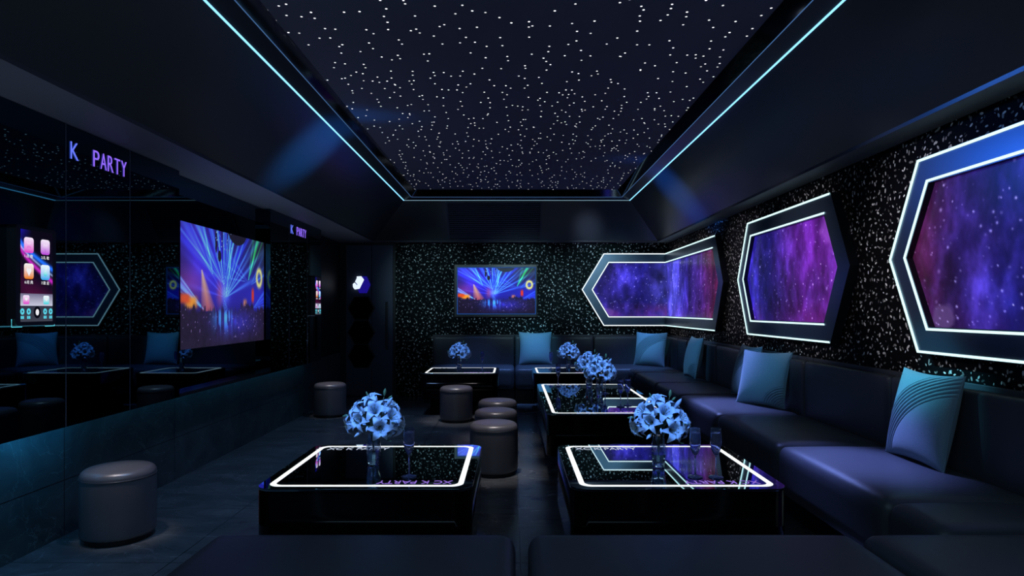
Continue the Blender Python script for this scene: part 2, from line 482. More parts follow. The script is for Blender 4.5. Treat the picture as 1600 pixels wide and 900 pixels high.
def concert(u, v):
    """Light show over a crowd: u right, v up, both 0..1; returns sRGB 0..1."""
    asp = 1.72
    x = u * asp
    c = np.zeros(u.shape + (3,))
    n = fbm(x * 4, v * 4, 3.0)
    # haze
    hz = np.exp(-(((u - 0.42) / 0.36) ** 2 + ((v - 0.58) / 0.42) ** 2))
    c += hz[..., None] * np.array([0.06, 0.08, 0.72])
    c += (np.exp(-(((u - 0.12) / 0.22) ** 2 + ((v - 0.85) / 0.3) ** 2)) * (0.5 + n))[..., None] * np.array([0.10, 0.05, 0.40])
    c += (np.exp(-(((u - 0.95) / 0.25) ** 2 + ((v - 0.40) / 0.30) ** 2)))[..., None] * np.array([0.05, 0.08, 0.62])
    c += np.array([0.07, 0.04, 0.12])
    c += (np.exp(-(((u - 0.1) / 0.16) ** 2 + ((v - 0.52) / 0.14) ** 2)))[..., None] * np.array([0.28, 0.08, 0.10])
    # fans of beams
    def fan(cx, cy, a0, a1, nb, col, width, seed, reach=1.2, near=0.0):
        nonlocal c
        rnd = np.random.RandomState(seed)
        dx, dy = (u - cx) * asp, v - cy
        r = np.sqrt(dx * dx + dy * dy) + 1e-6
        th = np.arctan2(dy, dx)
        for k in range(nb):
            a = math.radians(a0 + (a1 - a0) * (k + 0.6 * rnd.rand()) / max(nb - 1, 1))
            w = width * (0.5 + rnd.rand())
            da = np.arctan2(np.sin(th - a), np.cos(th - a))
            g = np.exp(-(da / w) ** 2) * np.exp(-r / reach) * (0.45 + 0.75 * rnd.rand()) * (r > near)
            c = c + g[..., None] * np.array(col)
    fan(0.45, 0.53, 40, 150, 7, (0.05, 0.14, 0.9), 0.075, 31, 0.8)
    fan(0.45, 0.53, 28, 152, 13, (0.12, 0.38, 1.1), 0.030, 1, 0.85)
    fan(0.45, 0.53, 60, 145, 7, (0.30, 0.95, 1.3), 0.026, 2, 0.75)
    fan(0.47, 0.42, 15, 78, 8, (0.40, 1.1, 1.4), 0.034, 5, 0.5)
    fan(0.47, 0.42, 100, 165, 6, (0.2, 0.35, 0.9), 0.03, 6, 0.35)
    fan(0.46, 0.40, 235, 300, 7, (0.25, 0.7, 1.0), 0.03, 9, 0.16)
    fan(0.33, 0.60, 108, 140, 4, (0.25, 0.9, 1.3), 0.04, 4, 0.45)
    fan(0.52, 0.58, 84, 100, 3, (0.25, 0.75, 1.0), 0.035, 14, 0.35)
    fan(0.76, 0.58, 48, 68, 4, (0.12, 1.1, 0.2), 0.05, 11, 0.5)
    fan(0.76, 0.58, 150, 172, 3, (0.2, 0.45, 1.0), 0.04, 12, 0.3)
    fan(0.80, 0.55, 18, 42, 3, (0.15, 0.55, 1.0), 0.05, 21, 0.35)
    fan(0.24, 0.30, 146, 158, 4, (0.3, 0.9, 1.3), 0.03, 13, 0.6)
    fan(0.84, 0.33, -4, 26, 5, (0.15, 0.5, 1.0), 0.04, 15, 0.4)
    c += np.exp(-(((u - 0.46) / 0.05) ** 2 + ((v - 0.46) / 0.09) ** 2))[..., None] * np.array([0.25, 0.45, 0.6])
    # warm cone
    t = np.clip((0.64 - v) / 0.32, 0, 1)
    cen, half = 0.205 + 0.07 * t, 0.006 + 0.075 * t
    cone = np.clip(1 - np.abs(u - cen) / half, 0, 1) ** 0.5 * (v < 0.64) * (v > 0.30)
    colr = (1 - t)[..., None] * np.array([1.0, 0.92, 0.6]) + t[..., None] * np.array([0.85, 0.40, 0.42])
    c = c * (1 - 0.85 * cone[..., None]) + 0.85 * cone[..., None] * colr
    pk = np.exp(-(((u - 0.40) / 0.035) ** 2 + ((v - 0.46) / 0.12) ** 2))
    c = c * (1 - 0.6 * pk[..., None]) + 0.6 * pk[..., None] * np.array([0.75, 0.30, 0.45])
    for cu, cv, ru, rv, col in ((0.10, 0.37, 0.06, 0.05, (1.0, 0.62, 0.15)), (0.04, 0.40, 0.05, 0.04, (0.9, 0.30, 0.10)), (0.83, 0.45, 0.018, 0.07, (0.9, 0.2, 0.12)), (0.72, 0.36, 0.025, 0.05, (0.8, 0.5, 0.45))):
        g = np.exp(-(((u - cu) / ru) ** 4 + ((v - cv) / rv) ** 4))
        c = c * (1 - g[..., None]) + g[..., None] * np.array(col)
    rr = np.sqrt(((u - 0.925) / 0.050) ** 2 + ((v - 0.63) / 0.105) ** 2)
    g = np.exp(-((rr - 0.72) / 0.28) ** 2)
    c = c * (1 - g[..., None]) + g[..., None] * np.array([0.95, 0.95, 0.55])
    # rigging
    dk = (((u - 0.40) / 0.020) ** 2 + ((v - 0.78) / 0.05) ** 2 < 1) | (((u - 0.62) / 0.12) ** 2 + ((v - 1.03) / 0.12) ** 2 < 1) | (((u - 0.36) / 0.012) ** 2 + ((v - 0.90) / 0.10) ** 2 < 1)
    c = np.where(dk[..., None], np.array([0.06, 0.05, 0.14]), c)
    sp = (vnoise(x * 60, v * 60, 8.0) > 0.86) & (np.abs(u - 0.45) < 0.10) & (v > 0.84)
    c = np.where(sp[..., None], np.array([0.55, 0.70, 0.95]), c)
    # crowd
    line = 0.27 + 0.07 * fbm(x * 14, 0 * v + 2.0, 5.0) + 0.05 * (vnoise(x * 55, 0 * v, 9.0) > 0.62) * vnoise(x * 70, 0 * v, 4.0) + 0.05 * ((u > 0.66) & (u < 0.84))
    crowd = 1 / (1 + np.exp((v - line) / 0.006))
    base = np.array([0.10, 0.06, 0.17]) + np.exp(-(((u - 0.6) / 0.26) ** 2 + ((v - 0.20) / 0.13) ** 2))[..., None] * np.array([0.08, 0.10, 0.55])
    flick = (vnoise(x * 75, v * 48, 12.0) > 0.93)[..., None] * np.array([0.45, 0.4, 0.6]) * (v > 0.06)[..., None]
    legs = np.exp(-(((u - 0.45) / 0.10) ** 2 + ((v - 0.24) / 0.10) ** 2)) * (vnoise(x * 34, v * 3, 2.0) > 0.62)
    low = base * (0.6 + 0.7 * fbm(x * 20, v * 20, 6.0)[..., None]) + flick + legs[..., None] * np.array([0.15, 0.6, 0.9])
    c = c * (1 - crowd[..., None]) + low * crowd[..., None]
    return np.clip(c, 0, 1)

def galaxy(s, z, seed, stops, pink=0.0, cloud=None):
    """s metres along the wall, z height; stops: list of (s position, sRGB colour)."""
    n1 = fbm(s * 1.8, z * 1.8, seed, 6); n2 = fbm(s * 5 + 9, z * 2.2, seed + 5, 6); n3 = fbm(s * 9, z * 9, seed + 9, 4)
    ss = s + (n1 - 0.5) * 0.45
    pos = [p for p, _ in stops]
    c = np.stack([np.interp(ss, pos, [q[k] for _, q in stops]) for k in range(3)], -1)
    n4 = np.abs(fbm(s * 3.1 + 4, z * 2.6 + 1, seed + 13, 6) - 0.5) * 2
    n5 = fbm(s * 14, z * 9, seed + 17, 4)
    c = c * (0.10 + 0.75 * n2 ** 1.3 * 1.5 + 0.35 * n5)[..., None]
    c += (np.clip(0.22 - n4, 0, 1) * 1.6 * n5)[..., None] * np.array([0.30, 0.24, 0.62])
    c += (np.clip(n2 - 0.55, 0, 1) * 1.1 * n5)[..., None] * np.array([0.45, 0.42, 0.95])
    if pink:
        lo = np.clip((1.42 - z) / 0.22, 0, 1) * np.clip(n1 * 2.6 - 0.9, 0, 1)
        c = c * (1 - 0.75 * pink * lo[..., None]) + (pink * 0.75 * lo * (0.5 + n3))[..., None] * np.array([0.75, 0.22, 0.62])
    if cloud:
        cs, cz, r, col = cloud
        d = np.sqrt(((s - cs) / (r * 1.4)) ** 2 + ((z - cz) / r) ** 2) + (n3 - 0.5) * 0.9
        g = np.clip((1 - d) * 3, 0, 1)
        c = c * (1 - 0.55 * g[..., None]) + 0.55 * g[..., None] * np.array(col)
    rnd = np.random.RandomState(int(seed * 10))
    s0, s1, z0, z1 = s.min(), s.max(), z.min(), z.max()
    dens = int(190 * (s1 - s0) * (z1 - z0))
    for k in range(dens):
        ps, pz = s0 + (s1 - s0) * rnd.rand(), z0 + (z1 - z0) * rnd.rand()
        r = 0.0038 + 0.004 * rnd.rand() ** 3 + (0.006 if rnd.rand() < 0.04 else 0)
        w = np.abs(s - ps) < r * 4
        g = np.exp(-(((s - ps) ** 2 + (z - pz) ** 2) / r ** 2)) * w * (0.15 + 0.75 * rnd.rand() ** 2)
        c += g[..., None] * np.array([0.75, 0.75, 1.0])
    return np.clip(c, 0, 1)

def colour_grid(name, P, colours, mat, parent=None):
    """P: (rows, cols, 3) positions; colours (rows, cols, 3) in sRGB."""
    R, C = P.shape[:2]
    me = bpy.data.meshes.new(name)
    idx = np.arange(R * C).reshape(R, C)
    f = np.stack([idx[:-1, :-1], idx[:-1, 1:], idx[1:, 1:], idx[1:, :-1]], -1).reshape(-1, 4)
    me.from_pydata(P.reshape(-1, 3).tolist(), [], f.tolist())
    at = me.color_attributes.new('Col', 'FLOAT_COLOR', 'POINT')
    col = np.ones((R * C, 4)); col[:, :3] = srgb(colours.reshape(-1, 3))
    at.data.foreach_set('color', col.astype(np.float32).ravel())
    return finish(name, me, mat, parent)

# ------------------------------------------------------------------ text
def text_mesh(txt, depth, off=0.0):
    cu = bpy.data.curves.new('lettering', 'FONT')
    cu.body = txt; cu.size = 1.0; cu.extrude = depth; cu.offset = off; cu.align_x = 'LEFT'
    o = bpy.data.objects.new('lettering', cu)
    COL.objects.link(o)
    dg = bpy.context.evaluated_depsgraph_get()
    me = bpy.data.meshes.new_from_object(o.evaluated_get(dg))
    bpy.data.objects.remove(o); bpy.data.curves.remove(cu)
    me.materials.clear()
    return me

def fit_text(name, txt, width, height, thick, mat, parent, M4, off=0.0):
    """Letters fitted to width x height, laid out by the matrix M4 (x along the words, y up the letters, z outwards)."""
    me = text_mesh(txt, 0.02, off)
    xs = [v.co.x for v in me.vertices]; ys = [v.co.y for v in me.vertices]; zs = [v.co.z for v in me.vertices]
    x0, x1, y0, y1, z0, z1 = min(xs), max(xs), min(ys), max(ys), min(zs), max(zs)
    for v in me.vertices:
        p = Vector(((v.co.x - x0) / (x1 - x0) * width, (v.co.y - y0) / (y1 - y0) * height, (v.co.z - z0) / max(z1 - z0, 1e-6) * thick))
        v.co = M4 @ p
    return finish(name, me, mat, parent)

def basis(o, x, y):
    x, y = Vector(x), Vector(y); z = x.cross(y)
    m = Matrix((x, y, z)).transposed().to_4x4()
    m.translation = Vector(o)
    return m

# ================================================================== THE ROOM
o = box('floor', XL - 0.1, XR + 0.1, YF - 0.1, YB + 0.1, -0.06, 0.0, M['floor']); struct(o)
o = box('wall_back', -1.765, XR + 0.1, YB, YB + 0.1, 0.0, 3.1, M['speck_back']); struct(o, 'far wall papered in dark teal with pale flecks', 'wall')
o = box('wall_right', XR, XR + 0.1, YF - 0.1, YB, 0.0, 3.1, M['speck_right']); struct(o, 'side wall papered in black with pale flecks behind the long sofa', 'wall')
o = box('wall_left', XL - 0.1, XL, YF - 0.1, YB + 0.1, 0.0, 3.1, M['black']); struct(o, 'dark side wall behind the mirror cladding', 'wall')
o = box('wall_front', XL, XR, YF - 0.1, YF, 0.0, 3.1, M['black']); struct(o, 'dark wall opposite the flecked far wall', 'wall')
# stone base under the mirror cladding
o = box('baseboard_left', XL, XL + 0.02, YF, YB - 0.02, 0.0, 0.66, M['plinth']); struct(o, 'veined teal stone base below the mirror cladding', 'wall base')

# door in the far wall with frame
dt = thing('door_1', 'plain dark navy door leaves in the far wall beside the flecked paper', 'door', (0, 0, 0)); struct(dt)
box('door_surround', XL, -1.765, YB - 0.01, YB + 0.1, 0.0, 3.1, M['black'], dt)
box('door_leaf', XL + 0.10, -2.12, YB - 0.045, YB - 0.012, 0.01, 2.27, M['door'], dt, 0.004)
box('door_leaf', -2.114, -1.80, YB - 0.045, YB - 0.012, 0.01, 2.27, M['door'], dt, 0.004)
bmh = bmesh.new(); bx(bmh, -1.90, -1.865, YB - 0.10, YB - 0.08, 0.70, 1.42, 0.006); bx(bmh, -1.895, -1.87, YB - 0.082, YB - 0.044, 0.76, 0.79); bx(bmh, -1.895, -1.87, YB - 0.082, YB - 0.044, 1.33, 1.36)
bm_obj('door_handle', bmh, M['plastic'], dt, True, True)

# ceiling: soffit ledges, lacquered slopes, lit opening, star field
X1L, X1R, Y1B, Y1N, ZL = -1.547, 1.665, 9.10, 0.60, 2.856       # line of the cove light
X0L, X0R, Y0B, Y0N = -2.06, 2.16, 9.53, 0.12                     # foot of the slopes
X2L, X2R, Y2B, Y2N, ZT = -1.43, 1.545, 9.05, 0.72, 2.895         # inner lip
X3L, X3R, Y3B, Y3N, ZC = -1.385, 1.485, 9.03, 0.78, 2.995        # edge of the star field
def rect(x0, x1, y0, y1, z):
    return [(x0, y0, z), (x1, y0, z), (x1, y1, z), (x0, y1, z)]
def band(name, a, b, mat, thick=0.0):
    fs = []
    for k in range(4):
        j = (k + 1) % 4
        fs.append((k, j, 4 + j, 4 + k))
    return mesh_obj(name, a + b, fs, mat)
o = band('trim_1', rect(XL, XR, YF, YB, ZS), rect(X0L, X0R, Y0N, Y0B, ZS), M['soffit']); struct(o, 'dark level soffit around the edge of the room', 'ceiling')
lip = band('trim_2', rect(X0L, X0R, Y0N, Y0B, ZS), rect(X0L + 0.004, X0R - 0.004, Y0N + 0.004, Y0B - 0.004, ZS + 0.02), M['slope']); struct(lip)
A = rect(X0L + 0.004, X0R - 0.004, Y0N + 0.004, Y0B - 0.004, ZS + 0.02); B = rect(X1L, X1R, Y1N, Y1B, ZL)
side = ('front', 'right', 'back', 'left')
for k in range(4):
    j = (k + 1) % 4
    o = mesh_obj('ceiling_slope_' + side[k], [A[k], A[j], B[j], B[k]], [(0, 1, 2, 3)], M['slope']); struct(o, 'sloping black lacquer ceiling panel, %s side of the star field' % side[k], 'ceiling')
o = band('trim_3', rect(X1L, X1R, Y1N, Y1B, ZL), rect(X2L, X2R, Y2N, Y2B, ZT), M['ledge']); struct(o, 'polished black ledge inside the cove light', 'ceiling')
o = band('trim_4', rect(X2L, X2R, Y2N, Y2B, ZT), rect(X3L, X3R, Y3N, Y3B, ZC), M['reveal']); struct(o, 'polished black upstand around the star field', 'ceiling')
o = mesh_obj('ceiling', rect(X3L, X3R, Y3N, Y3B, ZC), [(0, 1, 2, 3)], M['star']); struct(o, 'dark ceiling scattered with small white star lights', 'ceiling')
o = box('ceiling_slab', XL, XR, YF, YB, 3.1, 3.16, M['black']); struct(o)

def bar_loop(name, pts, w, h, mat, parent=None, closed=True, edges=None):
    """square-section bar along a loop of points"""
    verts, faces = [], []
    n = len(pts)
    for k in range(n if closed else n - 1):
        if edges is not None and k not in edges:
            continue
        p, q = Vector(pts[k]), Vector(pts[(k + 1) % n])
        t = (q - p).normalized()
        a = Vector((0, 0, 1)); b = t.cross(a).normalized()
        i0 = len(verts)
        for P in (p - t * w / 2, q + t * w / 2):
            for sa, sb in ((-1, -1), (1, -1), (1, 1), (-1, 1)):
                verts.append(P + a * h / 2 * sa + b * w / 2 * sb)
        faces += [(i0, i0 + 1, i0 + 2, i0 + 3), (i0 + 4, i0 + 7, i0 + 6, i0 + 5)] + [(i0 + c, i0 + 4 + c, i0 + 4 + (c + 1) % 4, i0 + (c + 1) % 4) for c in range(4)]
    return mesh_obj(name, verts, faces, mat, parent)

t = thing('cove_light', 'cyan light line running around the star ceiling opening', 'light', (0, 0, ZL))
L = rect(X1L, X1R, Y1N, Y1B, 0.0)
for k in range(4):
    bar_loop('light_strip', [L[k], L[(k + 1) % 4]], 0.011 if k in (1, 3) else 0.006, 0.010, M['led_cove'] if k in (1, 3) else M['led_cove_dim'], t, False)
t2 = tag(bar_loop('ceiling_bead', rect(X2L, X2R, Y2N, Y2B, ZT - 0.002), 0.004, 0.004, M['bead']), 'thin bead, its blue reflection painted as glow, along the lip inside the cyan light line', 'bead')

# air vent in the far slope
def slope_pt(x, t, d=0.0):
    """point on the far slope: t = 0 foot, 1 top; d = distance off the panel into the room"""
    y = (Y0B - 0.004) + (Y1B - Y0B + 0.004) * t; z = ZS + 0.02 + (ZL - ZS - 0.02) * t
    nrm = Vector((0, -(ZL - ZS - 0.02), (Y1B - Y0B + 0.004))).normalized()
    return Vector((x, y, z)) + nrm * d
vt = thing('air_vent', 'wide dark louvred air vent in the sloping ceiling above the far television', 'vent', slope_pt(-0.26, 0.5))
def slope_box(verts, faces, x0, x1, t0, t1, d0, d1):
    i = len(verts); base = slope_pt(-0.26, 0.5)
    for d in (d0, d1):
        for x, tt in ((x0, t0), (x1, t0), (x1, t1), (x0, t1)):
            verts.append(slope_pt(x, tt, d) - base)
    faces += [(i, i + 1, i + 2, i + 3), (i + 4, i + 7, i + 6, i + 5)] + [(i + c, i + 4 + c, i + 4 + (c + 1) % 4, i + (c + 1) % 4) for c in range(4)]
vv, ff = [], []
vx0, vx1 = -0.955, 0.425
for a in ((vx0, vx1, 0.03, 0.06), (vx0, vx1, 0.94, 0.97), (vx0, vx0 + 0.025, 0.06, 0.94), (vx1 - 0.025, vx1, 0.06, 0.94)):
    slope_box(vv, ff, a[0], a[1], a[2], a[3], 0.001, 0.022)
mesh_obj('vent_frame', vv, ff, M['vent'], vt)
vv, ff = [], []
for k in range(18):
    t0 = 0.075 + k * 0.048
    slope_box(vv, ff, vx0 + 0.025, vx1 - 0.025, t0, t0 + 0.026, 0.002, 0.013)
mesh_obj('louvres', vv, ff, M['vent'], vt)
vv, ff = [], []
slope_box(vv, ff, vx0 + 0.02, vx1 - 0.02, 0.06, 0.94, 0.0005, 0.0018)
mesh_obj('backing', vv, ff, M['plastic'], vt)

# ================================================================== MIRROR CLADDING ON THE LEFT
def mirror_panel(name, y0, y1, x, label):
    bm = bmesh.new(); bx(bm, XL + 0.021, x, y0 + 0.003, y1 - 0.003, 0.665, ZS - 0.002)
    o = bm_obj(name, bm, M['mirror'])
    return struct(o, label, 'wall panel')
near_y = [YF, 0.55, 1.13, 1.71, 2.29, 2.877, 3.467, 4.047, 4.648]
names = ['black mirror wall panel behind the camera side', 'black mirror wall panel, sixth before the large wall screen', 'black mirror wall panel, fifth before the large wall screen',
         'black mirror wall panel, fourth before the large wall screen', 'black mirror wall panel two before the big touch screen', 'black mirror wall panel that carries the big touch screen', 'black mirror wall panel under the larger K PARTY letters',
         'black mirror wall panel directly before the large wall screen']
for k in range(8):
    mirror_panel('mirror_panel', near_y[k], near_y[k + 1], XM, names[k])
far_y = [6.39, 6.93, 7.54, 8.09]
names = ['black mirror wall panel directly beyond the large wall screen', 'black mirror wall panel under the smaller K PARTY letters', 'last black mirror wall panel, carrying the small touch screen']
for k in range(3):
    mirror_panel('mirror_panel', far_y[k], far_y[k + 1], XM, names[k])
mirror_panel('mirror_panel', 4.648, 6.39, XM - 0.075, 'recessed black mirror panel holding the large wall screen')
o = box('trim_5', XM - 0.074, XM, 4.651, 6.387, 0.665, 0.69, M['mirror_edge']); struct(o, 'dark sill below the large wall screen', 'sill')

# slim steel joints between the cladding panels
for k, y in enumerate((2.877, 3.467, 4.047, 6.93, 7.54)):
    o = box('trim_%d' % (6 + k), XM - 0.004, XM + 0.0006, y - 0.0028, y + 0.0028, 0.666, ZS - 0.003, M['joint']); struct(o, 'thin steel joint between two mirror panels', 'trim')

# large screen in the recess
ws = thing('wall_screen', 'large concert picture glowing in the mirrored side wall', 'screen', (XM - 0.074, 5.57, 1.483))
R, C = 150, 260
u, v = np.meshgrid(np.linspace(0, 1, C), np.linspace(0, 1, R))
P = np.stack([np.full(u.shape, 0.018), (u - 0.5) * 1.60, (v - 0.5) * 0.965], -1)
cc = concert(u, v)
# this panel is read from the room, so its left edge is the near one
colour_grid('picture', P, cc * 0.86 + 0.075, M['screen_wall'], ws)
box('screen_panel', 0.002, 0.016, -0.802, 0.802, -0.485, 0.485, M['plastic'], ws)

# signs
def wall_sign(loc, ks, ps, z_h, label):
    s = thing('wall_sign', label, 'sign', loc)
    # letters run along +Y, upright, facing +X
    for ch, (y0, y1), m in [('K', ks, 'sign_blue')] + list(zip('PARTY', ps, ['sign_purple'] * 5)):
        fit_text('letter', ch, (y1 - y0), z_h, 0.003, M[m], s, basis((0, y0, 0), (0, 1, 0), (0, 0, 1)), -0.012)
    return s
def spread(y0, y1, n, gap):
    w = (y1 - y0 - gap * (n - 1)) / n
    return [(y0 + k * (w + gap), y0 + k * (w + gap) + w) for k in range(n)]
wall_sign((XM + 0.002, 3.50, 2.128), (0.0, 0.062), spread(0.19, 0.505, 5, 0.014), 0.094, 'larger purple K PARTY letters on the mirror panel beside the big touch screen')
wall_sign((XM + 0.002, 6.98, 2.135), (0.0, 0.075), spread(0.19, 0.51, 5, 0.014), 0.094, 'smaller purple K PARTY letters on the mirror panel beyond the large wall screen')

# touch screens
def hsv_icon(c0, c1):
    return c0, c1
ICON = {}
def icon_mat(name, top, bot):
    m = bpy.data.materials.new(name); m.use_nodes = True
    nt = m.node_tree; nt.nodes.clear()
    tc = nt.nodes.new('ShaderNodeTexCoord'); sp = nt.nodes.new('ShaderNodeSeparateXYZ'); nt.links.new(tc.outputs['Generated'], sp.inputs[0])
    cr = nt.nodes.new('ShaderNodeValToRGB'); e = cr.color_ramp.elements
    e[0].position = 0.05; e[0].color = (*bot, 1); e[1].position = 0.95; e[1].color = (*top, 1)
    nt.links.new(sp.outputs[2], cr.inputs[0])
    em = nt.nodes.new('ShaderNodeEmission'); nt.links.new(cr.outputs[0], em.inputs[0])
    o = nt.nodes.new('ShaderNodeOutputMaterial'); nt.links.new(em.outputs[0], o.inputs[0])
    m.cycles.emission_sampling = 'NONE'
    return m
IC = [icon_mat('pink_icon', (0.9, 0.75, 0.95), (0.75, 0.06, 0.60)), icon_mat('violet_icon', (0.9, 0.8, 0.95), (0.50, 0.08, 0.70)),
      icon_mat('orange_icon', (0.9, 0.85, 0.85), (0.80, 0.22, 0.02)), icon_mat('blue_icon', (0.8, 0.92, 1.0), (0.05, 0.40, 0.85)), icon_mat('cyan_icon', (0.9, 0.95, 1.0), (0.05, 0.65, 0.75))]
E_WHITE = emit('white_pixels', (0.85, 0.85, 0.9), 1.0, False)
E_CYAN = emit('cyan_pixels', (0.10, 0.65, 0.80), 1.0, False)
E_SHELF = icon_mat('pale_dock', (0.18, 0.17, 0.28), (0.55, 0.55, 0.70))
E_DARKBAR = icon_mat('dark_dock', (0.03, 0.035, 0.06), (0.05, 0.055, 0.08))
def wallpaper(u, v):
    """dark wallpaper with blue and pink light ribbons sweeping down"""
    c = np.zeros(u.shape + (3,)); c += np.array([0.03, 0.01, 0.06])
    y1 = 0.92 - 0.75 * u ** 0.55 * 0.62 + 0.05 * u - 0.02
    band_b = np.exp(-((v - (0.80 - 0.40 * u ** 0.8)) / 0.050) ** 2)
    band_p = np.exp(-((v - (0.70 - 0.50 * u ** 0.75)) / 0.050) ** 2)
    band_w = np.exp(-((v - (0.745 - 0.44 * u ** 0.8)) / 0.020) ** 2)
    c += band_b[..., None] * np.array([0.10, 0.45, 1.0]) + band_p[..., None] * np.array([0.75, 0.15, 0.70]) + band_w[..., None] * np.array([0.5, 0.6, 0.7])
    under = np.clip((0.62 - 0.5 * u ** 0.75 - v) * 2.5, 0, 1) * (0.4 + 0.6 * u)
    c += under[..., None] * np.array([0.40, 0.04, 0.22])
    left = np.clip(0.35 - u, 0, 1) * np.clip(v - 0.7, 0, 1) * 6
    c += left[..., None] * np.array([0.1, 0.1, 0.9])
    return np.clip(c, 0, 1)

def rrect_mesh(name, y0, y1, z0, z1, r, x0, x1, mat, parent):
    pts = round_rect(y0, y1, z0, z1, r, 5)
    n = len(pts)
    v = [(x0, a, b) for a, b in pts] + [(x1, a, b) for a, b in pts]
    f = [tuple(range(n))[::-1], tuple(range(n, 2 * n))] + [(k, (k + 1) % n, n + (k + 1) % n, n + k) for k in range(n)]
    return mesh_obj(name, v, f, mat, parent)
def emblem(name, parts, x0, x1, mat, parent):
    v, f = [], []
    for pts in parts:
        i, n = len(v), len(pts)
        v += [(x0, a, b) for a, b in pts] + [(x1, a, b) for a, b in pts]
        f += [tuple(range(i, i + n))[::-1], tuple(range(i + n, i + 2 * n))] + [(i + k, i + (k + 1) % n, i + n + (k + 1) % n, i + n + k) for k in range(n)]
    return mesh_obj(name, v, f, mat, parent)
def heart(cy, cz, s):
    out = []
    for k in range(20):
        a = 2 * PI * k / 20
        out.append((cy + s * math.sin(a) ** 3, cz + s * (0.85 * math.cos(a) - 0.3 * math.cos(2 * a) - 0.12 * math.cos(3 * a))))
    return out
def disc(cy, cz, ry, rz, n=18):
    return [(cy + ry * math.cos(2 * PI * k / n), cz + rz * math.sin(2 * PI * k / n)) for k in range(n)]

def kiosk(loc, label):
    k = thing('touch_screen', label, 'touch screen', loc)
    W, H = 0.245, 0.465
    # bezel hugging the wall, with a slim glowing bracket at the foot
    rrect_mesh('housing', -W / 2 - 0.012, W / 2 + 0.012, -H / 2 - 0.012, H / 2 + 0.012, 0.02, 0.0, 0.045, M['plastic'], k)
    R, C = 90, 50
    z0, z1 = -H / 2 + 0.145, H / 2 - 0.008
    u, v = np.meshgrid(np.linspace(0, 1, C), np.linspace(0, 1, R))
    P = np.stack([np.full(u.shape, 0.0462), (u - 0.5) * (W - 0.03), z0 + (z1 - z0) * v], -1)
    sc = colour_grid('display', P, wallpaper(u, v), M['screen'], k)
    rrect_mesh('dock', -W / 2 + 0.015, W / 2 - 0.015, z0 - 0.060, z0, 0.002, 0.0455, 0.0462, E_SHELF, sc)
    rrect_mesh('control_bar', -W / 2 + 0.015, W / 2 - 0.015, z0 - 0.138, z0 - 0.061, 0.002, 0.0455, 0.0462, E_DARKBAR, sc)
    zi = (0.150, 0.022)
    texts = (('1.\u70b9 \u6b4c', '2.\u793c \u6b4c'), ('6.\u7ecf \u5178', '7.\u6b4c \u661f'))
    for r in range(2):
        for c in range(2):
            cy = -0.055 if c == 0 else 0.055
            ic = rrect_mesh('icon', cy - 0.031, cy + 0.031, zi[r] - 0.038, zi[r] + 0.038, 0.014, 0.0464, 0.0470, IC[r * 2 + c], sc)
            cz = zi[r]
            if (r, c) == (0, 0):
                sh = [[(cy + 0.018 * math.cos(a) * (1 if q % 2 else 0.45), cz + 0.020 * math.sin(a) * (1 if q % 2 else 0.45)) for q, a in ((q, 2 * PI * q / 8) for q in range(8))]]
                emblem('icon_emblem', sh, 0.0471, 0.0474, IC[0], sc)
            elif (r, c) == (1, 1):
                emblem('icon_emblem', [disc(cy, cz - 0.006, 0.014, 0.014), [(cy - 0.004, cz), (cy + 0.004, cz), (cy + 0.010, cz + 0.024), (cy + 0.004, cz + 0.026)]], 0.0471, 0.0474, IC[4], sc)
            else:
                emblem('icon_emblem', [[(cy, cz - 0.024), (cy + 0.017, cz + 0.004), (cy + 0.010, cz + 0.018), (cy, cz + 0.010), (cy - 0.010, cz + 0.018), (cy - 0.017, cz + 0.004)]], 0.0471, 0.0474, E_WHITE if r else IC[1], sc)
            fit_text('icon_caption', texts[r][c], 0.054, 0.017, 0.0004, E_WHITE, sc, basis((0.0464, cy - 0.027, zi[r] - 0.062), (0, 1, 0), (0, 0, 1)))
    for cy, mt in ((-0.072, IC[0]), (0.062, IC[4])):
        rrect_mesh('icon', cy - 0.020, cy + 0.020, z0 - 0.052, z0 - 0.008, 0.008, 0.0464, 0.0470, mt, sc)
        emblem('icon_emblem', [heart(cy, z0 - 0.027, 0.010)], 0.0471, 0.0474, E_WHITE, sc)
    zc = z0 - 0.088
    for cy in (-0.097, -0.056, 0.054, 0.093):
        emblem('control_button', [disc(cy, zc, 0.013, 0.0155)], 0.0464, 0.0470, E_CYAN, sc)
        emblem('control_mark', [[(cy - 0.004, zc - 0.007), (cy + 0.006, zc), (cy - 0.004, zc + 0.007)]], 0.0471, 0.0474, E_DARKBAR, sc)
        emblem('control_caption', [[(cy - 0.010, zc - 0.036), (cy - 0.001, zc - 0.036), (cy - 0.001, zc - 0.022), (cy - 0.010, zc - 0.022)], [(cy + 0.001, zc - 0.036), (cy + 0.010, zc - 0.036), (cy + 0.010, zc - 0.022), (cy + 0.001, zc - 0.022)]], 0.0464, 0.0468, E_CYAN, sc)
    emblem('control_knob', [disc(0, zc - 0.004, 0.023, 0.030, 26)], 0.0464, 0.0472, M['plastic'], sc)
    emblem('knob_light', [disc(0, zc - 0.004, 0.011, 0.016, 20)], 0.0473, 0.0477, E_WHITE, sc)
    for s in ((-1, 1) if loc[1] < 5 else ()):
        pts = [(0.03, s * (W / 2 + 0.020), -H / 2 + 0.02), (0.03, s * (W / 2 + 0.020), -H / 2 - 0.018), (0.03, s * (W / 2 - 0.045), -H / 2 - 0.018)]
        v, f = tube_data(pts, [0.0018] * 3, 6)
        mesh_obj('corner_light', v, f, E_CYAN, k)
    return k
kiosk((XM + 0.0, 3.195, 1.467), 'big touch screen with bright icons on the nearest mirror panels')
kiosk((XM + 0.0, 7.815, 1.467), 'distant touch screen on the last mirror panel before the door')

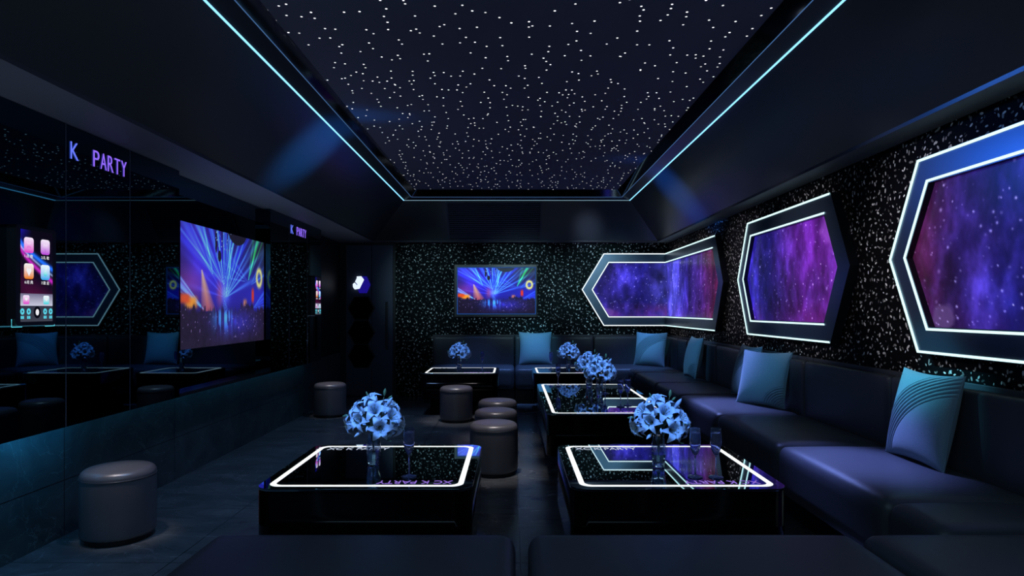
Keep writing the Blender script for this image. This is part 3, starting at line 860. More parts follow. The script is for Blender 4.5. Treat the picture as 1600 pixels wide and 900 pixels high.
# ================================================================== DOOR ORNAMENTS
def hex_pts(cx, cz, rx, rz, flat):
    return [(cx - rx, cz), (cx - flat, cz + rz), (cx + flat, cz + rz), (cx + rx, cz), (cx + flat, cz - rz), (cx - flat, cz - rz)]
def flat_shape(name, pts, y, thick, mat, parent=None, bevel=0.004):
    bm = bmesh.new()
    a = [bm.verts.new((x, y, z)) for x, z in pts]; b = [bm.verts.new((x, y - thick, z)) for x, z in pts]
    bm.faces.new(a[::-1]); fr = bm.faces.new(b); n = len(pts)
    for k in range(n):
        bm.faces.new((a[k], a[(k + 1) % n], b[(k + 1) % n], b[k]))
    if bevel:
        bmesh.ops.bevel(bm, geom=list(fr.edges), offset=bevel, segments=1, affect='EDGES')
    return bm_obj(name, bm, mat, parent)
yd = YB - 0.047
pos = ('topmost of three on the dark door', 'middle one of three on the dark door', 'lowest of three on the dark door')
for k, zc in enumerate((1.325, 0.963, 0.605)):
    o = thing('hexagon_plaque', 'black hexagon plaque, ' + pos[k], 'plaque', (-2.266, yd, zc), 0, 'black hexagons on the door')
    flat_shape('plate', hex_pts(0, 0, 0.205, 0.178, 0.105), 0, 0.018, M['mirror_edge'], o)
    flat_shape('face', hex_pts(0, 0, 0.185, 0.160, 0.094), -0.0185, 0.004, M['table_body'], o, 0.001)
EM_BLUE = emit('deep_blue_glow', (0.010, 0.005, 0.22), 1.0, False)
EM_WHITE = emit('white_glow', (0.75, 0.85, 1.0), 1.1, False)
lg = thing('door_emblem', 'lit blue hexagon emblem with a white folded shape above the black hexagons', 'emblem', (-2.262, yd, 1.675))
flat_shape('backplate', hex_pts(0.02, 0, 0.110, 0.125, 0.055), 0, 0.02, EM_BLUE, lg)
s = 0.00187
def q(px, py):
    return ((px - 187) * s, -(py - 150) * s)
flat_shape('emblem_shape', [q(150, 84), q(185, 82), q(207, 110), q(172, 182), q(133, 188), q(120, 170), q(118, 145), q(132, 133), q(152, 155), q(156, 150), q(136, 126), q(150, 98)], -0.0205, 0.012, EM_WHITE, lg, 0.0)

# ================================================================== TELEVISION
tv = thing('television', 'wall-mounted television showing a concert above the far sofa', 'television', (-0.255, YB, 1.585))
box('housing', -0.625, 0.625, -0.055, -0.001, -0.397, 0.397, M['plastic'], tv, 0.008)
R, C = 150, 260
u, v = np.meshgrid(np.linspace(0, 1, C), np.linspace(0, 1, R))
P = np.stack([(u - 0.5) * 1.16 + 0.012, np.full(u.shape, -0.0565), (v - 0.5) * 0.685], -1)
colour_grid('screen', P, concert(u, v), M['screen'], tv)
EDGE = emit('blue_screen_rim', (0.012, 0.06, 0.25), 1.0, False)
ring('screen_rim', [], [], 0, 0, None) if False else None
vv = []
def fr(w0, h0, w1, h1, y0, y1, name, mat, parent, cx=0.012):
    o4 = [(-w0, -h0), (w0, -h0), (w0, h0), (-w0, h0)]; i4 = [(-w1, -h1), (w1, -h1), (w1, h1), (-w1, h1)]
    v = [(cx + x, y0, z) for x, z in o4] + [(cx + x, y0, z) for x, z in i4] + [(cx + x, y1, z) for x, z in o4] + [(cx + x, y1, z) for x, z in i4]
    f = []
    for k in range(4):
        j = (k + 1) % 4
        f += [(k, j, 4 + j, 4 + k), (8 + k, 12 + k, 12 + j, 8 + j), (k, 8 + k, 8 + j, j), (4 + k, 4 + j, 12 + j, 12 + k)]
    return mesh_obj(name, v, f, mat, parent)
fr(0.592, 0.354, 0.580, 0.3425, -0.055, -0.062, 'screen_rim', EDGE, tv)

# ================================================================== HEXAGON LIGHT PANELS
FT = 0.07          # how far the frame stands off the wall
def inset(poly, d, closed=True):
    """offset a polygon (or open polyline, ends sliding) inwards (to the left of travel)"""
    n = len(poly); out = []
    for k in range(n):
        p = Vector(poly[k])
        if closed or 0 < k < n - 1:
            a, b = Vector(poly[(k - 1) % n]), Vector(poly[(k + 1) % n])
            d1, d2 = (p - a).normalized(), (b - p).normalized()
            n1, n2 = Vector((-d1.y, d1.x)), Vector((-d2.y, d2.x))
            m = (n1 + n2); m = m / m.dot(n1) if abs(m.dot(n1)) > 1e-6 else n1
            out.append(p + m * d)
        elif k == 0:
            d2 = (Vector(poly[1]) - p).normalized(); out.append(p + Vector((-d2.y, d2.x)) * d)
        else:
            d1 = (p - Vector(poly[-2])).normalized(); out.append(p + Vector((-d1.y, d1.x)) * d)
    return out

def light_panel_parts(root, poly, closed, to_world, base, led_edges, pic_fn, led_mat):
    """poly in (s, z), inward on the left of travel. to_world(s, z, depth) -> point. Geometry is written relative to base."""
    B = Vector(base)
    W = lambda s, z, d: Vector(to_world(s, z, d)) - B
    outer = [Vector(p) for p in poly]; inner = inset(outer, 0.150, closed)
    n = len(outer); seg = range(n) if closed else range(n - 1)
    # metal frame
    v, f = [], []
    for lst, d in ((outer, 0.002), (outer, FT), (inner, FT), (inner, 0.032)):
        v += [W(p.x, p.y, d) for p in lst]
    for k in seg:
        j = (k + 1) % n
        f += [(n + k, n + j, 2 * n + j, 2 * n + k)]
    fr_o = mesh_obj('frame', v, f, M['frame'], root)
    fs = []
    for k in seg:
        j = (k + 1) % n
        fs += [(k, j, n + j, n + k), (2 * n + k, 2 * n + j, 3 * n + j, 3 * n + k)]
    mesh_obj('frame_edge', v, fs, M['frame_side'], root)
    # light lines on the outer and the inner edge of the frame face
    for line, off0, off1, nm in ((outer, 0.004, 0.017, 'outer_light_line'), (outer, 0.150 - 0.019, 0.150 - 0.006, 'inner_light_line')):
        a, b = inset(outer, off0, closed), inset(outer, off1, closed)
        v, f = [], []
        for k in seg:
            if k not in led_edges:
                continue
            j = (k + 1) % n; i = len(v)
            for d in (FT + 0.0005, FT + 0.007):
                v += [W(a[k].x, a[k].y, d), W(a[j].x, a[j].y, d), W(b[j].x, b[j].y, d), W(b[k].x, b[k].y, d)]
            f += [(i, i + 1, i + 2, i + 3), (i + 4, i + 7, i + 6, i + 5)] + [(i + c, i + 4 + c, i + 4 + (c + 1) % 4, i + (c + 1) % 4) for c in range(4)]
        mesh_obj(nm, v, f, led_mat, root)
    # glowing print
    zt, zb = max(p.y for p in inner), min(p.y for p in inner)
    R, C = 150, 210
    S = np.zeros((R, C)); Z = np.zeros((R, C))
    pts = [Vector(p) for p in inner]
    if not closed:
        for e, nb in ((0, 1), (-1, -2)):
            dd = (pts[e] - pts[nb]).normalized()
            pts[e] = pts[e] + dd * (FT - 0.0345)
    for r in range(R):
        z = zb + (zt - zb) * r / (R - 1)
        zz = min(max(z, zb + 1e-5), zt - 1e-5)
        xs = []
        for k in range(n):
            p, q2 = pts[k], pts[(k + 1) % n]
            if (p.y - zz) * (q2.y - zz) < 0:
                xs.append(p.x + (q2.x - p.x) * (zz - p.y) / (q2.y - p.y))
        lo, hi = min(xs), max(xs)
        S[r] = np.linspace(lo, hi, C); Z[r] = z
    P = np.zeros((R, C, 3))
    for r in range(R):
        for c in range(C):
            P[r, c] = W(S[r, c], Z[r, c], 0.034)
    colour_grid('backlit_picture', P, pic_fn(S, Z), M['picture'], root)

right_map = lambda s, z, d: (XR - d, s, z)
back_map = lambda s, z, d: (s, YB - d, z)
ZT_, ZB_, ZM_ = 2.147, 1.055, 1.602

def right_hex(y_near, y_far, label, pic):
    # travel so that inwards is on the left: in (s, z) counter-clockwise
    poly = [(y_near, ZB_), (y_far, ZB_), (y_far + 0.27, ZM_), (y_far, ZT_), (y_near, ZT_), (y_near - 0.27, ZM_)]
    base = right_map((y_near + y_far) / 2, ZM_, 0)
    root = thing('hexagon_light_panel', label, 'light panel', base, 0, 'hexagon light panels on the flecked walls')
    light_panel_parts(root, poly, True, right_map, base, (0, 1, 2, 3), pic, M['led_teal'])
    return root
right_hex(4.607, 6.226, 'middle hexagon light panel with a violet and blue starry picture on the long flecked wall',
          lambda s, z: galaxy(s, z, 2.3, [(4.3, (0.55, 0.22, 0.80)), (4.95, (0.50, 0.16, 0.75)), (5.35, (0.32, 0.12, 0.55)), (5.8, (0.18, 0.14, 0.62)), (6.4, (0.16, 0.12, 0.66))], 0.25, (4.62, 1.88, 0.16, (0.62, 0.32, 0.82))))
right_hex(1.99, 3.61, 'nearest and largest hexagon light panel with a blue starry picture, above the turquoise ribbed cushion',
          lambda s, z: galaxy(s, z, 5.1, [(1.7, (0.30, 0.30, 0.85)), (2.6, (0.24, 0.24, 0.78)), (2.95, (0.14, 0.13, 0.55)), (3.3, (0.20, 0.12, 0.48)), (3.62, (0.30, 0.10, 0.30)), (3.9, (0.40, 0.12, 0.32))], 0.1, (3.44, 1.26, 0.07, (0.45, 0.35, 0.6))))
# the one that folds into the corner
base = (XR, YB, ZM_)
cr_ = thing('hexagon_light_panel', 'hexagon light panel folded into the room corner with a blue and crimson starry picture', 'light panel', base, 0, 'hexagon light panels on the flecked walls')
corner_pic_b = lambda s, z: galaxy(s, z, 7.7, [(1.0, (0.20, 0.16, 0.58)), (1.5, (0.20, 0.16, 0.62)), (2.0, (0.16, 0.14, 0.62)), (2.3, (0.30, 0.30, 0.85))], 0.9, (1.42, 1.27, 0.09, (0.45, 0.30, 0.66)))
corner_pic_r = lambda s, z: galaxy(s, z, 9.2, [(6.9, (0.42, 0.14, 0.40)), (7.45, (0.50, 0.13, 0.30)), (7.9, (0.34, 0.16, 0.60)), (8.6, (0.24, 0.18, 0.72)), (9.2, (0.34, 0.34, 0.95)), (9.6, (0.30, 0.28, 0.85))], 0.2)
sc_b, sc_r = XR - FT, YB - FT
light_panel_parts(cr_, [(sc_b, ZT_), (1.36, ZT_), (1.03, ZM_), (1.36, ZB_), (sc_b, ZB_)], False, back_map, base, (0, 1, 2, 3), corner_pic_b, M['led_white'])
light_panel_parts(cr_, [(sc_r, ZB_), (sc_r, ZB_), (7.23, ZB_), (6.95, ZM_), (7.23, ZT_), (sc_r, ZT_)][1:], False, lambda s, z, d: (XR - d, s, z), base, (0, 3), corner_pic_r, M['led_teal']) if False else None
# travel for this half: from the corner along the foot to the near tip and back (inwards is on the right, so mirror s)
light_panel_parts(cr_, [(-sc_r, ZB_), (-7.23, ZB_), (-6.95, ZM_), (-7.23, ZT_), (-sc_r, ZT_)], False, lambda s, z, d: (XR - d, -s, z), base, (0, 3), lambda s, z: corner_pic_r(-s, z), M['led_teal'])

# ================================================================== SOFAS
def sofa_module(x0, x1, y0, y1, back, label, group, face):
    """back: list of sides with a backrest ('right', 'back'); face: which way the sitter looks ('left', 'front')"""
    cx, cy = (x0 + x1) / 2, (y0 + y1) / 2
    t = thing('sofa_section', label, 'sofa', (cx, cy, 0), 0, group)
    g = 0.004
    sx0, sx1, sy0, sy1 = x0 + g, x1 - g, y0 + g, y1 - g
    bx1, by1 = sx1, sy1
    if 'right' in back:
        bx1 = 2.255
    if 'back' in back:
        by1 = 9.545
    soft_box('seat', bx1 - sx0, by1 - sy0, SEAT_Z - 0.20, min(0.055, (by1 - sy0) / 4), 0.012, M['leather'], t, (18, 18, 10), ((sx0 + bx1) / 2 - cx, (sy0 + by1) / 2 - cy, 0.20))
    if 'right' in back:
        soft_box('backrest', 0.072, (by1 - sy0), 0.905 - 0.40, 0.030, 0.0, M['leather'], t, (8, 18, 14), (2.258 + 0.036 - cx, (sy0 + by1) / 2 - cy, 0.40))
        box('back_board', 2.333 - cx, 2.352 - cx, sy0 - cy, by1 - cy, 0.0, 0.925, M['leather'], t, 0.004)
    if 'back' in back:
        rx1 = 2.25 if 'right' in back else sx1
        soft_box('backrest', (rx1 - sx0), 0.072, 0.905 - 0.40, 0.030, 0.0, M['leather'], t, (18, 8, 14), ((sx0 + rx1) / 2 - cx, 9.548 + 0.036 - cy, 0.40))
        box('back_board', sx0 - cx, min(sx1, 2.33) - cx, 9.625 - cy, 9.645 - cy, 0.0, 0.925, M['leather'], t, 0.004)
    px0 = x0 + (0.17 if face == 'left' else 0.0); py0 = y0 + (0.23 if face == 'front' else 0.0)
    box('plinth', px0 + 0.006 - cx, min(sx1, 2.33) - cx, py0 + 0.006 - cy, min(sy1, 9.62) - cy, 0.0, 0.198, M['black'], t)
    return t
RX0 = 1.575
GR, GB, GN = 'sections of the long sofa on the flecked side wall', 'sections of the far sofa under the television', 'low seats along the foot of the picture'
ys = [2.36, 2.72, 3.84, 4.97, 6.11, 7.12, 8.30, 8.795]
rl = ['short black leather sofa section beside the corner bench, nearer than the turquoise ribbed cushion',
      'black leather sofa section carrying the turquoise cushion with a band of ribs',
      'empty black leather sofa section before the pair of overlapping cushions',
      'black leather sofa section carrying the front one of two overlapping cushions',
      'empty-fronted black leather sofa section with the rear cushion of the overlapping pair',
      'black leather sofa section with the single slanted cushion beside the end of the long table',
      'short black leather sofa section just before the far corner seat']
for k in range(7):
    sofa_module(RX0, XR - 0.002, ys[k], ys[k + 1], ['right'], rl[k], GR, 'left')
FY = 8.80
xs_ = [-1.20, 0.03, 1.21]
sofa_module(-1.20, 0.03, FY, YB - 0.002, ['back'], 'far black leather sofa section behind the table beside the flecked wall end', GB, 'front')
sofa_module(0.03, 1.21, FY, YB - 0.002, ['back'], 'far black leather sofa section with the plain square cushion', GB, 'front')
sofa_module(1.21, XR - 0.002, FY, YB - 0.002, ['back', 'right'], 'black leather corner section of the sofa with a turned cushion in the corner', GB, 'front')
def bench(x0, x1, label):
    cx = (x0 + x1) / 2; y0, y1 = 1.50, 2.345
    t = thing('bench_seat', label, 'bench', (cx, (y0 + y1) / 2, 0), 0, GN)
    soft_box('seat', x1 - x0, y1 - y0, SEAT_Z - 0.20, 0.055, 0.006, M['leather'], t, (22, 18, 10), (0, 0, 0.20))
    box('plinth', -(x1 - x0) / 2 + 0.08, (x1 - x0) / 2 - 0.08, -0.32, 0.32, 0.0, 0.198, M['black'], t)
    return t
bench(-1.09, 0.01, 'wide dark leather bench seat in front of the table with a single glass')
bench(0.055, 1.235, 'wide dark leather bench seat in front of the table with two glasses')
bench(1.262, 2.345, 'dark leather bench seat in the near corner by the long flecked wall')

# ================================================================== TABLES
def table(x0, x1, y0, y1, label, texts=True):
    cx, cy = (x0 + x1) / 2, (y0 + y1) / 2
    t = thing('coffee_table', label, 'table', (cx, cy, 0), 0, 'black gloss tables with a lit border')
    hx, hy = (x1 - x0) / 2, (y1 - y0) / 2
    prism('body', round_rect(-hx, hx, -hy, hy, 0.075, 10), 0.20, TAB_Z - 0.012, M['table_body'], t)
    prism('glass_top', round_rect(-hx, hx, -hy, hy, 0.075, 10), TAB_Z - 0.0115, TAB_Z, M['table_top'], t, 0.004)
    a = round_rect(-hx + 0.042, hx - 0.042, -hy + 0.038, hy - 0.038, 0.055, 10)
    b = round_rect(-hx + 0.067, hx - 0.067, -hy + 0.062, hy - 0.062, 0.040, 10)
    ring('lit_border', a, b, TAB_Z + 0.0002, TAB_Z + 0.0008, M['led_table'], t)
    if texts:
        fit_text('lettering', 'XC K PARTY', 0.34, 0.052, 0.0006, M['text_white'], t, basis((-hx + 0.095, hy - 0.135, TAB_Z + 0.0002), (1, 0, 0), (0, 1, 0)))['label'] = 'white lettering'
        fit_text('lettering', 'XC K PARTY', 0.34, 0.052, 0.0006, M['text_purple'], t, basis((hx - 0.095, -hy + 0.135, TAB_Z + 0.0002), (-1, 0, 0), (0, -1, 0)))['label'] = 'lettering with a painted violet reflection'
    box('pedestal', -hx + 0.11, hx - 0.11, -hy + 0.09, hy - 0.09, 0.0, 0.199, M['table_body'], t, 0.006)
    return t
TX = ((-1.130, -0.178), (0.256, 1.210))
table(*TX[0], 2.786, 3.70, 'near black gloss table with lit border, holding one vase and only one glass')
table(*TX[1], 2.786, 3.70, 'near black gloss table with lit border, holding one vase and a pair of glasses')
table(*TX[1], 4.785, 6.75, 'long black gloss table with lit border holding two vases, beside the row of stools')
table(*TX[1], 7.85, 8.66, 'far black gloss table with lit border in front of the plain square cushion')
table(*TX[0], 7.85, 8.66, 'far black gloss table with lit border beside the flecked wall end')

# ================================================================== STOOLS
def stool_profile():
    r, h = 0.191, 0.412
    p = [(0, 0.028), (0.13, 0.027), (r - 0.03, 0.026)]
    for k in range(6):
        a = -PI / 2 + PI / 2 * (k + 1) / 6
        p.append((r - 0.022 + 0.022 * math.cos(a), 0.048 + 0.022 * math.sin(a)))
    p += [(r, 0.12), (r + 0.001, 0.22), (r, h - 0.048)]
    for k in range(9):
        a = PI / 2 * (k + 1) / 9
        p.append((r - 0.045 + 0.045 * math.cos(a), h - 0.048 + 0.040 * math.sin(a)))
    p += [(0.11, h - 0.004), (0.05, h - 0.001), (0, h)]
    return p
sv, sf = lathe_data(stool_profile(), 56)
st = thing('round_stool', '', 'stool', (0, 0, 0), 0, 'round leather stools')
mesh_obj('cushion_drum', sv, sf, M['stool_leather'], st, True)
fv, ff_ = lathe_data([(0, 0.0), (0.165, 0.0), (0.168, 0.004), (0.168, 0.0255), (0, 0.0255)], 40)
mesh_obj('foot_ring', fv, ff_, M['plastic'], st)
pv, pf = [], []
for k in range(57):
    a = 2 * PI * k / 56
    pv.append((0.1925 * math.cos(a), 0.1925 * math.sin(a), 0.357))
tv_, tf_ = tube_data(pv, [0.0012] * 57, 6)
mesh_obj('seam_piping', tv_, tf_, M['stool_leather'], st, True)
stools = [(-2.255, 3.665, 'nearest round leather stool, alone beside the veined stone wall base'),
          (-2.235, 7.84, 'distant round leather stool alone near the dark door'),
          (-0.66, 7.50, 'round leather stool in front of the far table by the flecked wall end'),
          (-0.15, 5.11, 'round leather stool in the gangway row, first behind the near table'),
          (-0.15, 5.76, 'round leather stool in the middle of the gangway row of three'),
          (-0.15, 6.38, 'round leather stool at the far end of the gangway row of three'),
          (-0.655, 4.14, 'round leather stool behind the table with one glass, only its top showing'),
          (0.735, 4.14, 'round leather stool between the table with two glasses and the long table')]
for k, (x, y, lab) in enumerate(stools):
    s_ = st if k == 0 else dup_tree(st)
    s_.location = (x, y, 0); s_['label'] = lab

# ================================================================== CUSHIONS
def cushion_mesh(name, w, h, th, rib, parent, mat):
    """square scatter cushion with drawn-out corners; rib = (cu, cv, r0, r1, count) arcs of pleats on the front"""
    N = 200
    verts, faces = [], []
    def P(i, j, sgn):
        a, b = -1 + 2 * i / N, -1 + 2 * j / N
        # edges bow inwards between the corners
        x = a * (1 - 0.085 * (1 - b * b) * abs(a) ** 1.5); z = b * (1 - 0.085 * (1 - a * a) * abs(b) ** 1.5)
        prof = max(0, (1 - a * a)) ** 0.46 * max(0, (1 - b * b)) ** 0.46
        y = sgn * th / 2 * prof
        if sgn < 0 and rib:
            u, v = (a + 1) / 2, (b + 1) / 2
            d = math.hypot(u - rib[0], v - rib[1])
            if rib[2] < d < rib[3]:
                ph = (d - rib[2]) / (rib[3] - rib[2]) * rib[4]
                y += 0.016 * (math.sqrt(abs(math.sin(PI * ph))) - 0.9) * min(1, prof * 4) * -1
        return (x * w / 2, y, h / 2 + z * h / 2)
    idx = {}
    for sgn in (-1, 1):
        for i in range(N + 1):
            for j in range(N + 1):
                if sgn > 0 and (i in (0, N) or j in (0, N)):
                    idx[(sgn, i, j)] = idx[(-1, i, j)]
                else:
                    idx[(sgn, i, j)] = len(verts); verts.append(P(i, j, sgn))
        for i in range(N):
            for j in range(N):
                q4 = (idx[(sgn, i, j)], idx[(sgn, i + 1, j)], idx[(sgn, i + 1, j + 1)], idx[(sgn, i, j + 1)])
                faces.append(q4 if sgn < 0 else q4[::-1])
    o = mesh_obj(name, verts, faces, mat, parent, True)
    edge = [verts[idx[(-1, i, 0)]] for i in range(0, N, 5)] + [verts[idx[(-1, N, j)]] for j in range(0, N, 5)] + [verts[idx[(-1, i, N)]] for i in range(N, 0, -5)] + [verts[idx[(-1, 0, j)]] for j in range(N, -1, -5)]
    ev, ef = tube_data(edge, [0.0035] * len(edge), 6)
    mesh_obj('piping', ev, ef, mat, parent, True)
    return o
BANDR = (1.25, -0.30, 1.10, 1.43, 7)
CORNR = (1.10, -0.12, 0.16, 0.52, 9)
def cushion(x, y, rot, lean, w, rib, label, zoff=0.0):
    t = thing('cushion', label, 'cushion', (x, y, SEAT_Z + 0.004 + zoff), 0, 'blue-grey scatter cushions')
    t.rotation_euler = Euler((-lean, 0, rot), 'XYZ')
    cushion_mesh('cover', w, w, 0.16, rib, t, M['fabric'])
    return t
# local front is -Y; rot -90 deg turns it to face -X
cushion(2.115, 3.385, -PI / 2, 0.22, 0.49, BANDR, 'turquoise-blue cushion with a broad band of ribs, under the nearest and largest hexagon panel')
cushion(2.065, 5.36, -math.radians(58), 0.24, 0.47, CORNR, 'blue cushion with small ribbed arcs in its corner, front one of the overlapping pair')
cushion(2.10, 5.90, -PI / 2, 0.22, 0.49, BANDR, 'blue cushion half hidden behind the front one of the overlapping pair')
cushion(2.115, 7.66, -PI / 2, 0.20, 0.49, CORNR, 'single blue cushion with ribbed corner arcs near the end of the long sofa')
cushion(1.94, 9.13, -math.radians(40), 0.20, 0.49, BANDR, 'blue cushion with a diagonal band of ribs turned in the far corner')
cushion(0.335, 9.40, 0.0, 0.20, 0.485, None, 'plain blue square cushion on the far sofa beside the far television')

# ================================================================== FLOWERS, VASES, GLASSES
def bloom_mesh():
    verts, faces = [], []
    for k in range(6):
        az = 2 * PI * k / 6
        wide = 0.0185 if k % 2 == 0 else 0.0135
        nl, nw = 9, 4
        i0 = len(verts)
        for i in range(nl + 1):
            t = i / nl
            r = 0.004 + 0.012 * t + 0.040 * t ** 2.2
            z = 0.052 * math.sin(min(t * 1.25, 1.25) * PI / 2 * 0.95) - 0.020 * max(0, t - 0.72) / 0.28
            if k % 2:
                z -= 0.002
            w = wide * (math.sin(PI * (0.10 + 0.88 * t ** 0.9)) ** 0.75) + 0.0006
            for j in range(nw + 1):
                s = -1 + 2 * j / nw
                cup = 0.006 * (1 - abs(s)) * (1 - t) + 0.0022 * (1 - s * s) * -1
                rr = r + 0.0035 * (1 - s * s) * (1 if t < 0.6 else 0.4)
                x, y = rr, s * w
                verts.append((x * math.cos(az) - y * math.sin(az), x * math.sin(az) + y * math.cos(az), z + 0.0025 * abs(s) * t))
        for i in range(nl):
            for j in range(nw):
                a = i0 + i * (nw + 1) + j
                faces.append((a, a + 1, a + nw + 2, a + nw + 1))
    me = bpy.data.meshes.new('lily_bloom'); me.from_pydata(verts, [], faces)
    me.materials.append(M['petal'])
    for p in me.polygons:
        p.use_smooth = True
    return me
def merge(parts):
    v, f = [], []
    for a, b in parts:
        i = len(v); v += [tuple(x) for x in a]; f += [tuple(q + i for q in fc) for fc in b]
    return v, f
def stamen_mesh():
    parts = []
    for k in range(6):
        a = 2 * PI * (k + 0.5) / 6
        p = [(0.002 * math.cos(a), 0.002 * math.sin(a), 0.008), (0.008 * math.cos(a), 0.008 * math.sin(a), 0.035), (0.016 * math.cos(a), 0.016 * math.sin(a), 0.052)]
        parts.append(tube_data(p, [0.0007, 0.0007, 0.0006], 5))
        q = Vector(p[2])
        parts.append(tube_data([q + Vector((-math.sin(a), math.cos(a), 0)) * -0.0045, q, q + Vector((-math.sin(a), math.cos(a), 0)) * 0.0045], [0.0006, 0.0015, 0.0006], 5))
    parts.append(tube_data([(0, 0, 0.005), (0.001, 0, 0.04), (0.002, 0.001, 0.060)], [0.0012, 0.0010, 0.0018], 6))
    v, f = merge(parts)
    me = bpy.data.meshes.new('stamens'); me.from_pydata(v, [], f); me.materials.append(M['stamen'])
    return me
def spindle(L, r, n=8):
    prof = [(0, 0)] + [(r * math.sin(PI * t) ** 0.7 * (1.1 - 0.3 * t), L * t) for t in (0.08, 0.2, 0.35, 0.5, 0.65, 0.8, 0.92)] + [(0, L)]
    return lathe_data(prof, n)
def leaf_mesh(L, w):
    verts, faces = [], []
    n = 8
    for i in range(n + 1):
        t = i / n
        ww = w * math.sin(PI * (0.06 + 0.92 * t)) ** 0.8
        for j in (-1, 0, 1):
            verts.append((j * ww, 0.004 * (1 - abs(j)) + 0.25 * L * t * t, L * t * (1 - 0.15 * t)))
    for i in range(n):
        for j in range(2):
            a = i * 3 + j
            faces.append((a, a + 1, a + 4, a + 3))
    me = bpy.data.meshes.new('leaf'); me.from_pydata(verts, [], faces); me.materials.append(M['green'])
    for p in me.polygons:
        p.use_smooth = True
    return me
BLOOM, STAMEN = bloom_mesh(), stamen_mesh()
def spindle_mesh(name, L, r, mat):
    v, f = spindle(L, r)
    me = bpy.data.meshes.new(name); me.from_pydata(v, [], f); me.materials.append(mat)
    for p in me.polygons:
        p.use_smooth = True
    return me
BUD_BLUE, BUD_GREEN = spindle_mesh('pale_bud', 0.050, 0.0095, M['petal']), spindle_mesh('green_bud', 0.036, 0.0075, M['bud'])
LEAF = leaf_mesh(0.085, 0.012)

# (dx, dy, dz) of each bloom centre above the table, and the way it looks
def cp(px, py, y):
    return Vector(((px - 310) * 0.00060, y, (690 - py) * 0.00060))
blooms = [(cp(172, 225, -0.02), (-0.75, -0.35, 0.55), 1.0), (cp(215, 300, -0.065), (-0.45, -0.85, 0.25), 1.0), (cp(118, 350, -0.03), (-0.85, -0.40, -0.25), 0.95),
          (cp(285, 140, 0.0), (-0.35, -0.25, 0.9), 0.95), (cp(340, 222, -0.055), (0.05, -0.8, 0.6), 1.08), (cp(395, 360, -0.085), (0.25, -0.95, 0.1), 1.08),
          (cp(475, 280, -0.04), (0.65, -0.55, 0.45), 1.05), (cp(525, 365, -0.02), (0.85, -0.35, -0.25), 0.95), (cp(455, 205, 0.03), (0.6, 0.0, 0.75), 0.95),
          (cp(190, 365, 0.02), (-0.75, -0.1, -0.1), 0.8), (cp(442, 395, -0.04), (0.4, -0.75, -0.4), 0.8), (cp(250, 205, 0.04), (-0.35, 0.4, 0.8), 0.95),
          (cp(400, 250, 0.075), (0.35, 0.85, 0.4), 0.95)]
def aim(d):
    return Vector(d).normalized().to_track_quat('Z', 'Y').to_euler()
bq = thing('lily_bouquet', '', 'flowers', (0, 0, 0), 0, 'bouquets of pale blue lilies')
stems = []
for c, d, s_ in blooms:
    d = Vector(d).normalized()
    o = bpy.data.objects.new('lily_bloom', BLOOM); s_ *= 1.1; link(o, bq)
    b0 = c - d * 0.034 * s_
    o.location = b0; o.rotation_euler = aim(d); o.scale = (s_, s_, s_)
    k = bpy.data.objects.new('stamens', STAMEN); link(k, o)
    root_pt = Vector((0.012 * math.copysign(1, c.x) * min(1, abs(c.x) * 12), 0.010 * math.copysign(1, c.y) * min(1, abs(c.y) * 15), 0.148))
    mid = (root_pt + b0) / 2 + Vector((0, 0, 0.012))
    low = Vector((-root_pt.x * 0.6, -root_pt.y * 0.6, 0.02))
    v, f = tube_data([low, root_pt, mid, b0], [0.0016, 0.0018, 0.0018, 0.0022], 6)
    mesh_obj('stem', v, f, M['green'], bq, True)
def put(me, name, p, d, s=1.0, roll=0.0):
    o = bpy.data.objects.new(name, me); link(o, bq)
    o.location = p; o.rotation_euler = aim(d); o.scale = (s, s, s)
    r0 = Vector((0.006 * math.copysign(1, p.x), 0.004, 0.15))
    v, f = tube_data([r0, (r0 + p) / 2 + Vector((0, 0, 0.008)), p], [0.0013, 0.0013, 0.0013], 5)
    mesh_obj('stem', v, f, M['green'], bq, True)
put(BUD_BLUE, 'pale_bud', cp(430, 195, -0.03), (0.55, -0.2, 0.85), 1.15)
put(BUD_BLUE, 'pale_bud', cp(335, 185, -0.02), (0.1, -0.2, 1.0), 1.0)
put(BUD_BLUE, 'pale_bud', cp(265, 245, -0.08), (-0.35, -0.35, 0.9), 0.9)
put(BUD_BLUE, 'pale_bud', cp(232, 395, -0.06), (-0.6, -0.4, -0.45), 0.9)
put(BUD_BLUE, 'pale_bud', cp(293, 340, -0.09), (-0.05, -0.4, -0.6), 0.6)
put(BUD_GREEN, 'green_bud', cp(400, 115, 0.0), (0.15, 0.0, 1.0), 1.1)
put(BUD_GREEN, 'green_bud', cp(425, 150, 0.02), (0.7, 0.0, 0.7), 0.8)
put(BUD_GREEN, 'green_bud', cp(255, 120, 0.02), (-0.35, 0.0, 0.9), 0.7)
put(BUD_GREEN, 'green_bud', cp(110, 280, 0.0), (-0.95, -0.1, -0.05), 1.0)
for p, d, s_ in ((cp(345, 330, -0.05), (0.5, -0.7, 0.5), 1.0), (cp(300, 350, -0.05), (-0.2, -0.9, 0.4), 0.9), (cp(260, 360, -0.04), (-0.8, -0.4, 0.3), 1.0), (cp(385, 420, -0.04), (0.65, -0.35, -0.65), 1.0),
                 (cp(440, 300, -0.05), (0.7, -0.5, -0.35), 0.9), (cp(330, 400, -0.02), (0.1, -0.9, 0.1), 0.8), (cp(280, 390, 0.03), (-0.6, 0.6, 0.2), 1.0), (cp(350, 380, 0.04), (0.5, 0.7, 0.3), 1.0), (cp(310, 280, 0.0), (0, -0.4, 0.9), 1.0)):
    o = bpy.data.objects.new('leaf', LEAF); link(o, bq)
    o.location = p; o.rotation_euler = aim(d); o.scale = (s_, s_, s_)

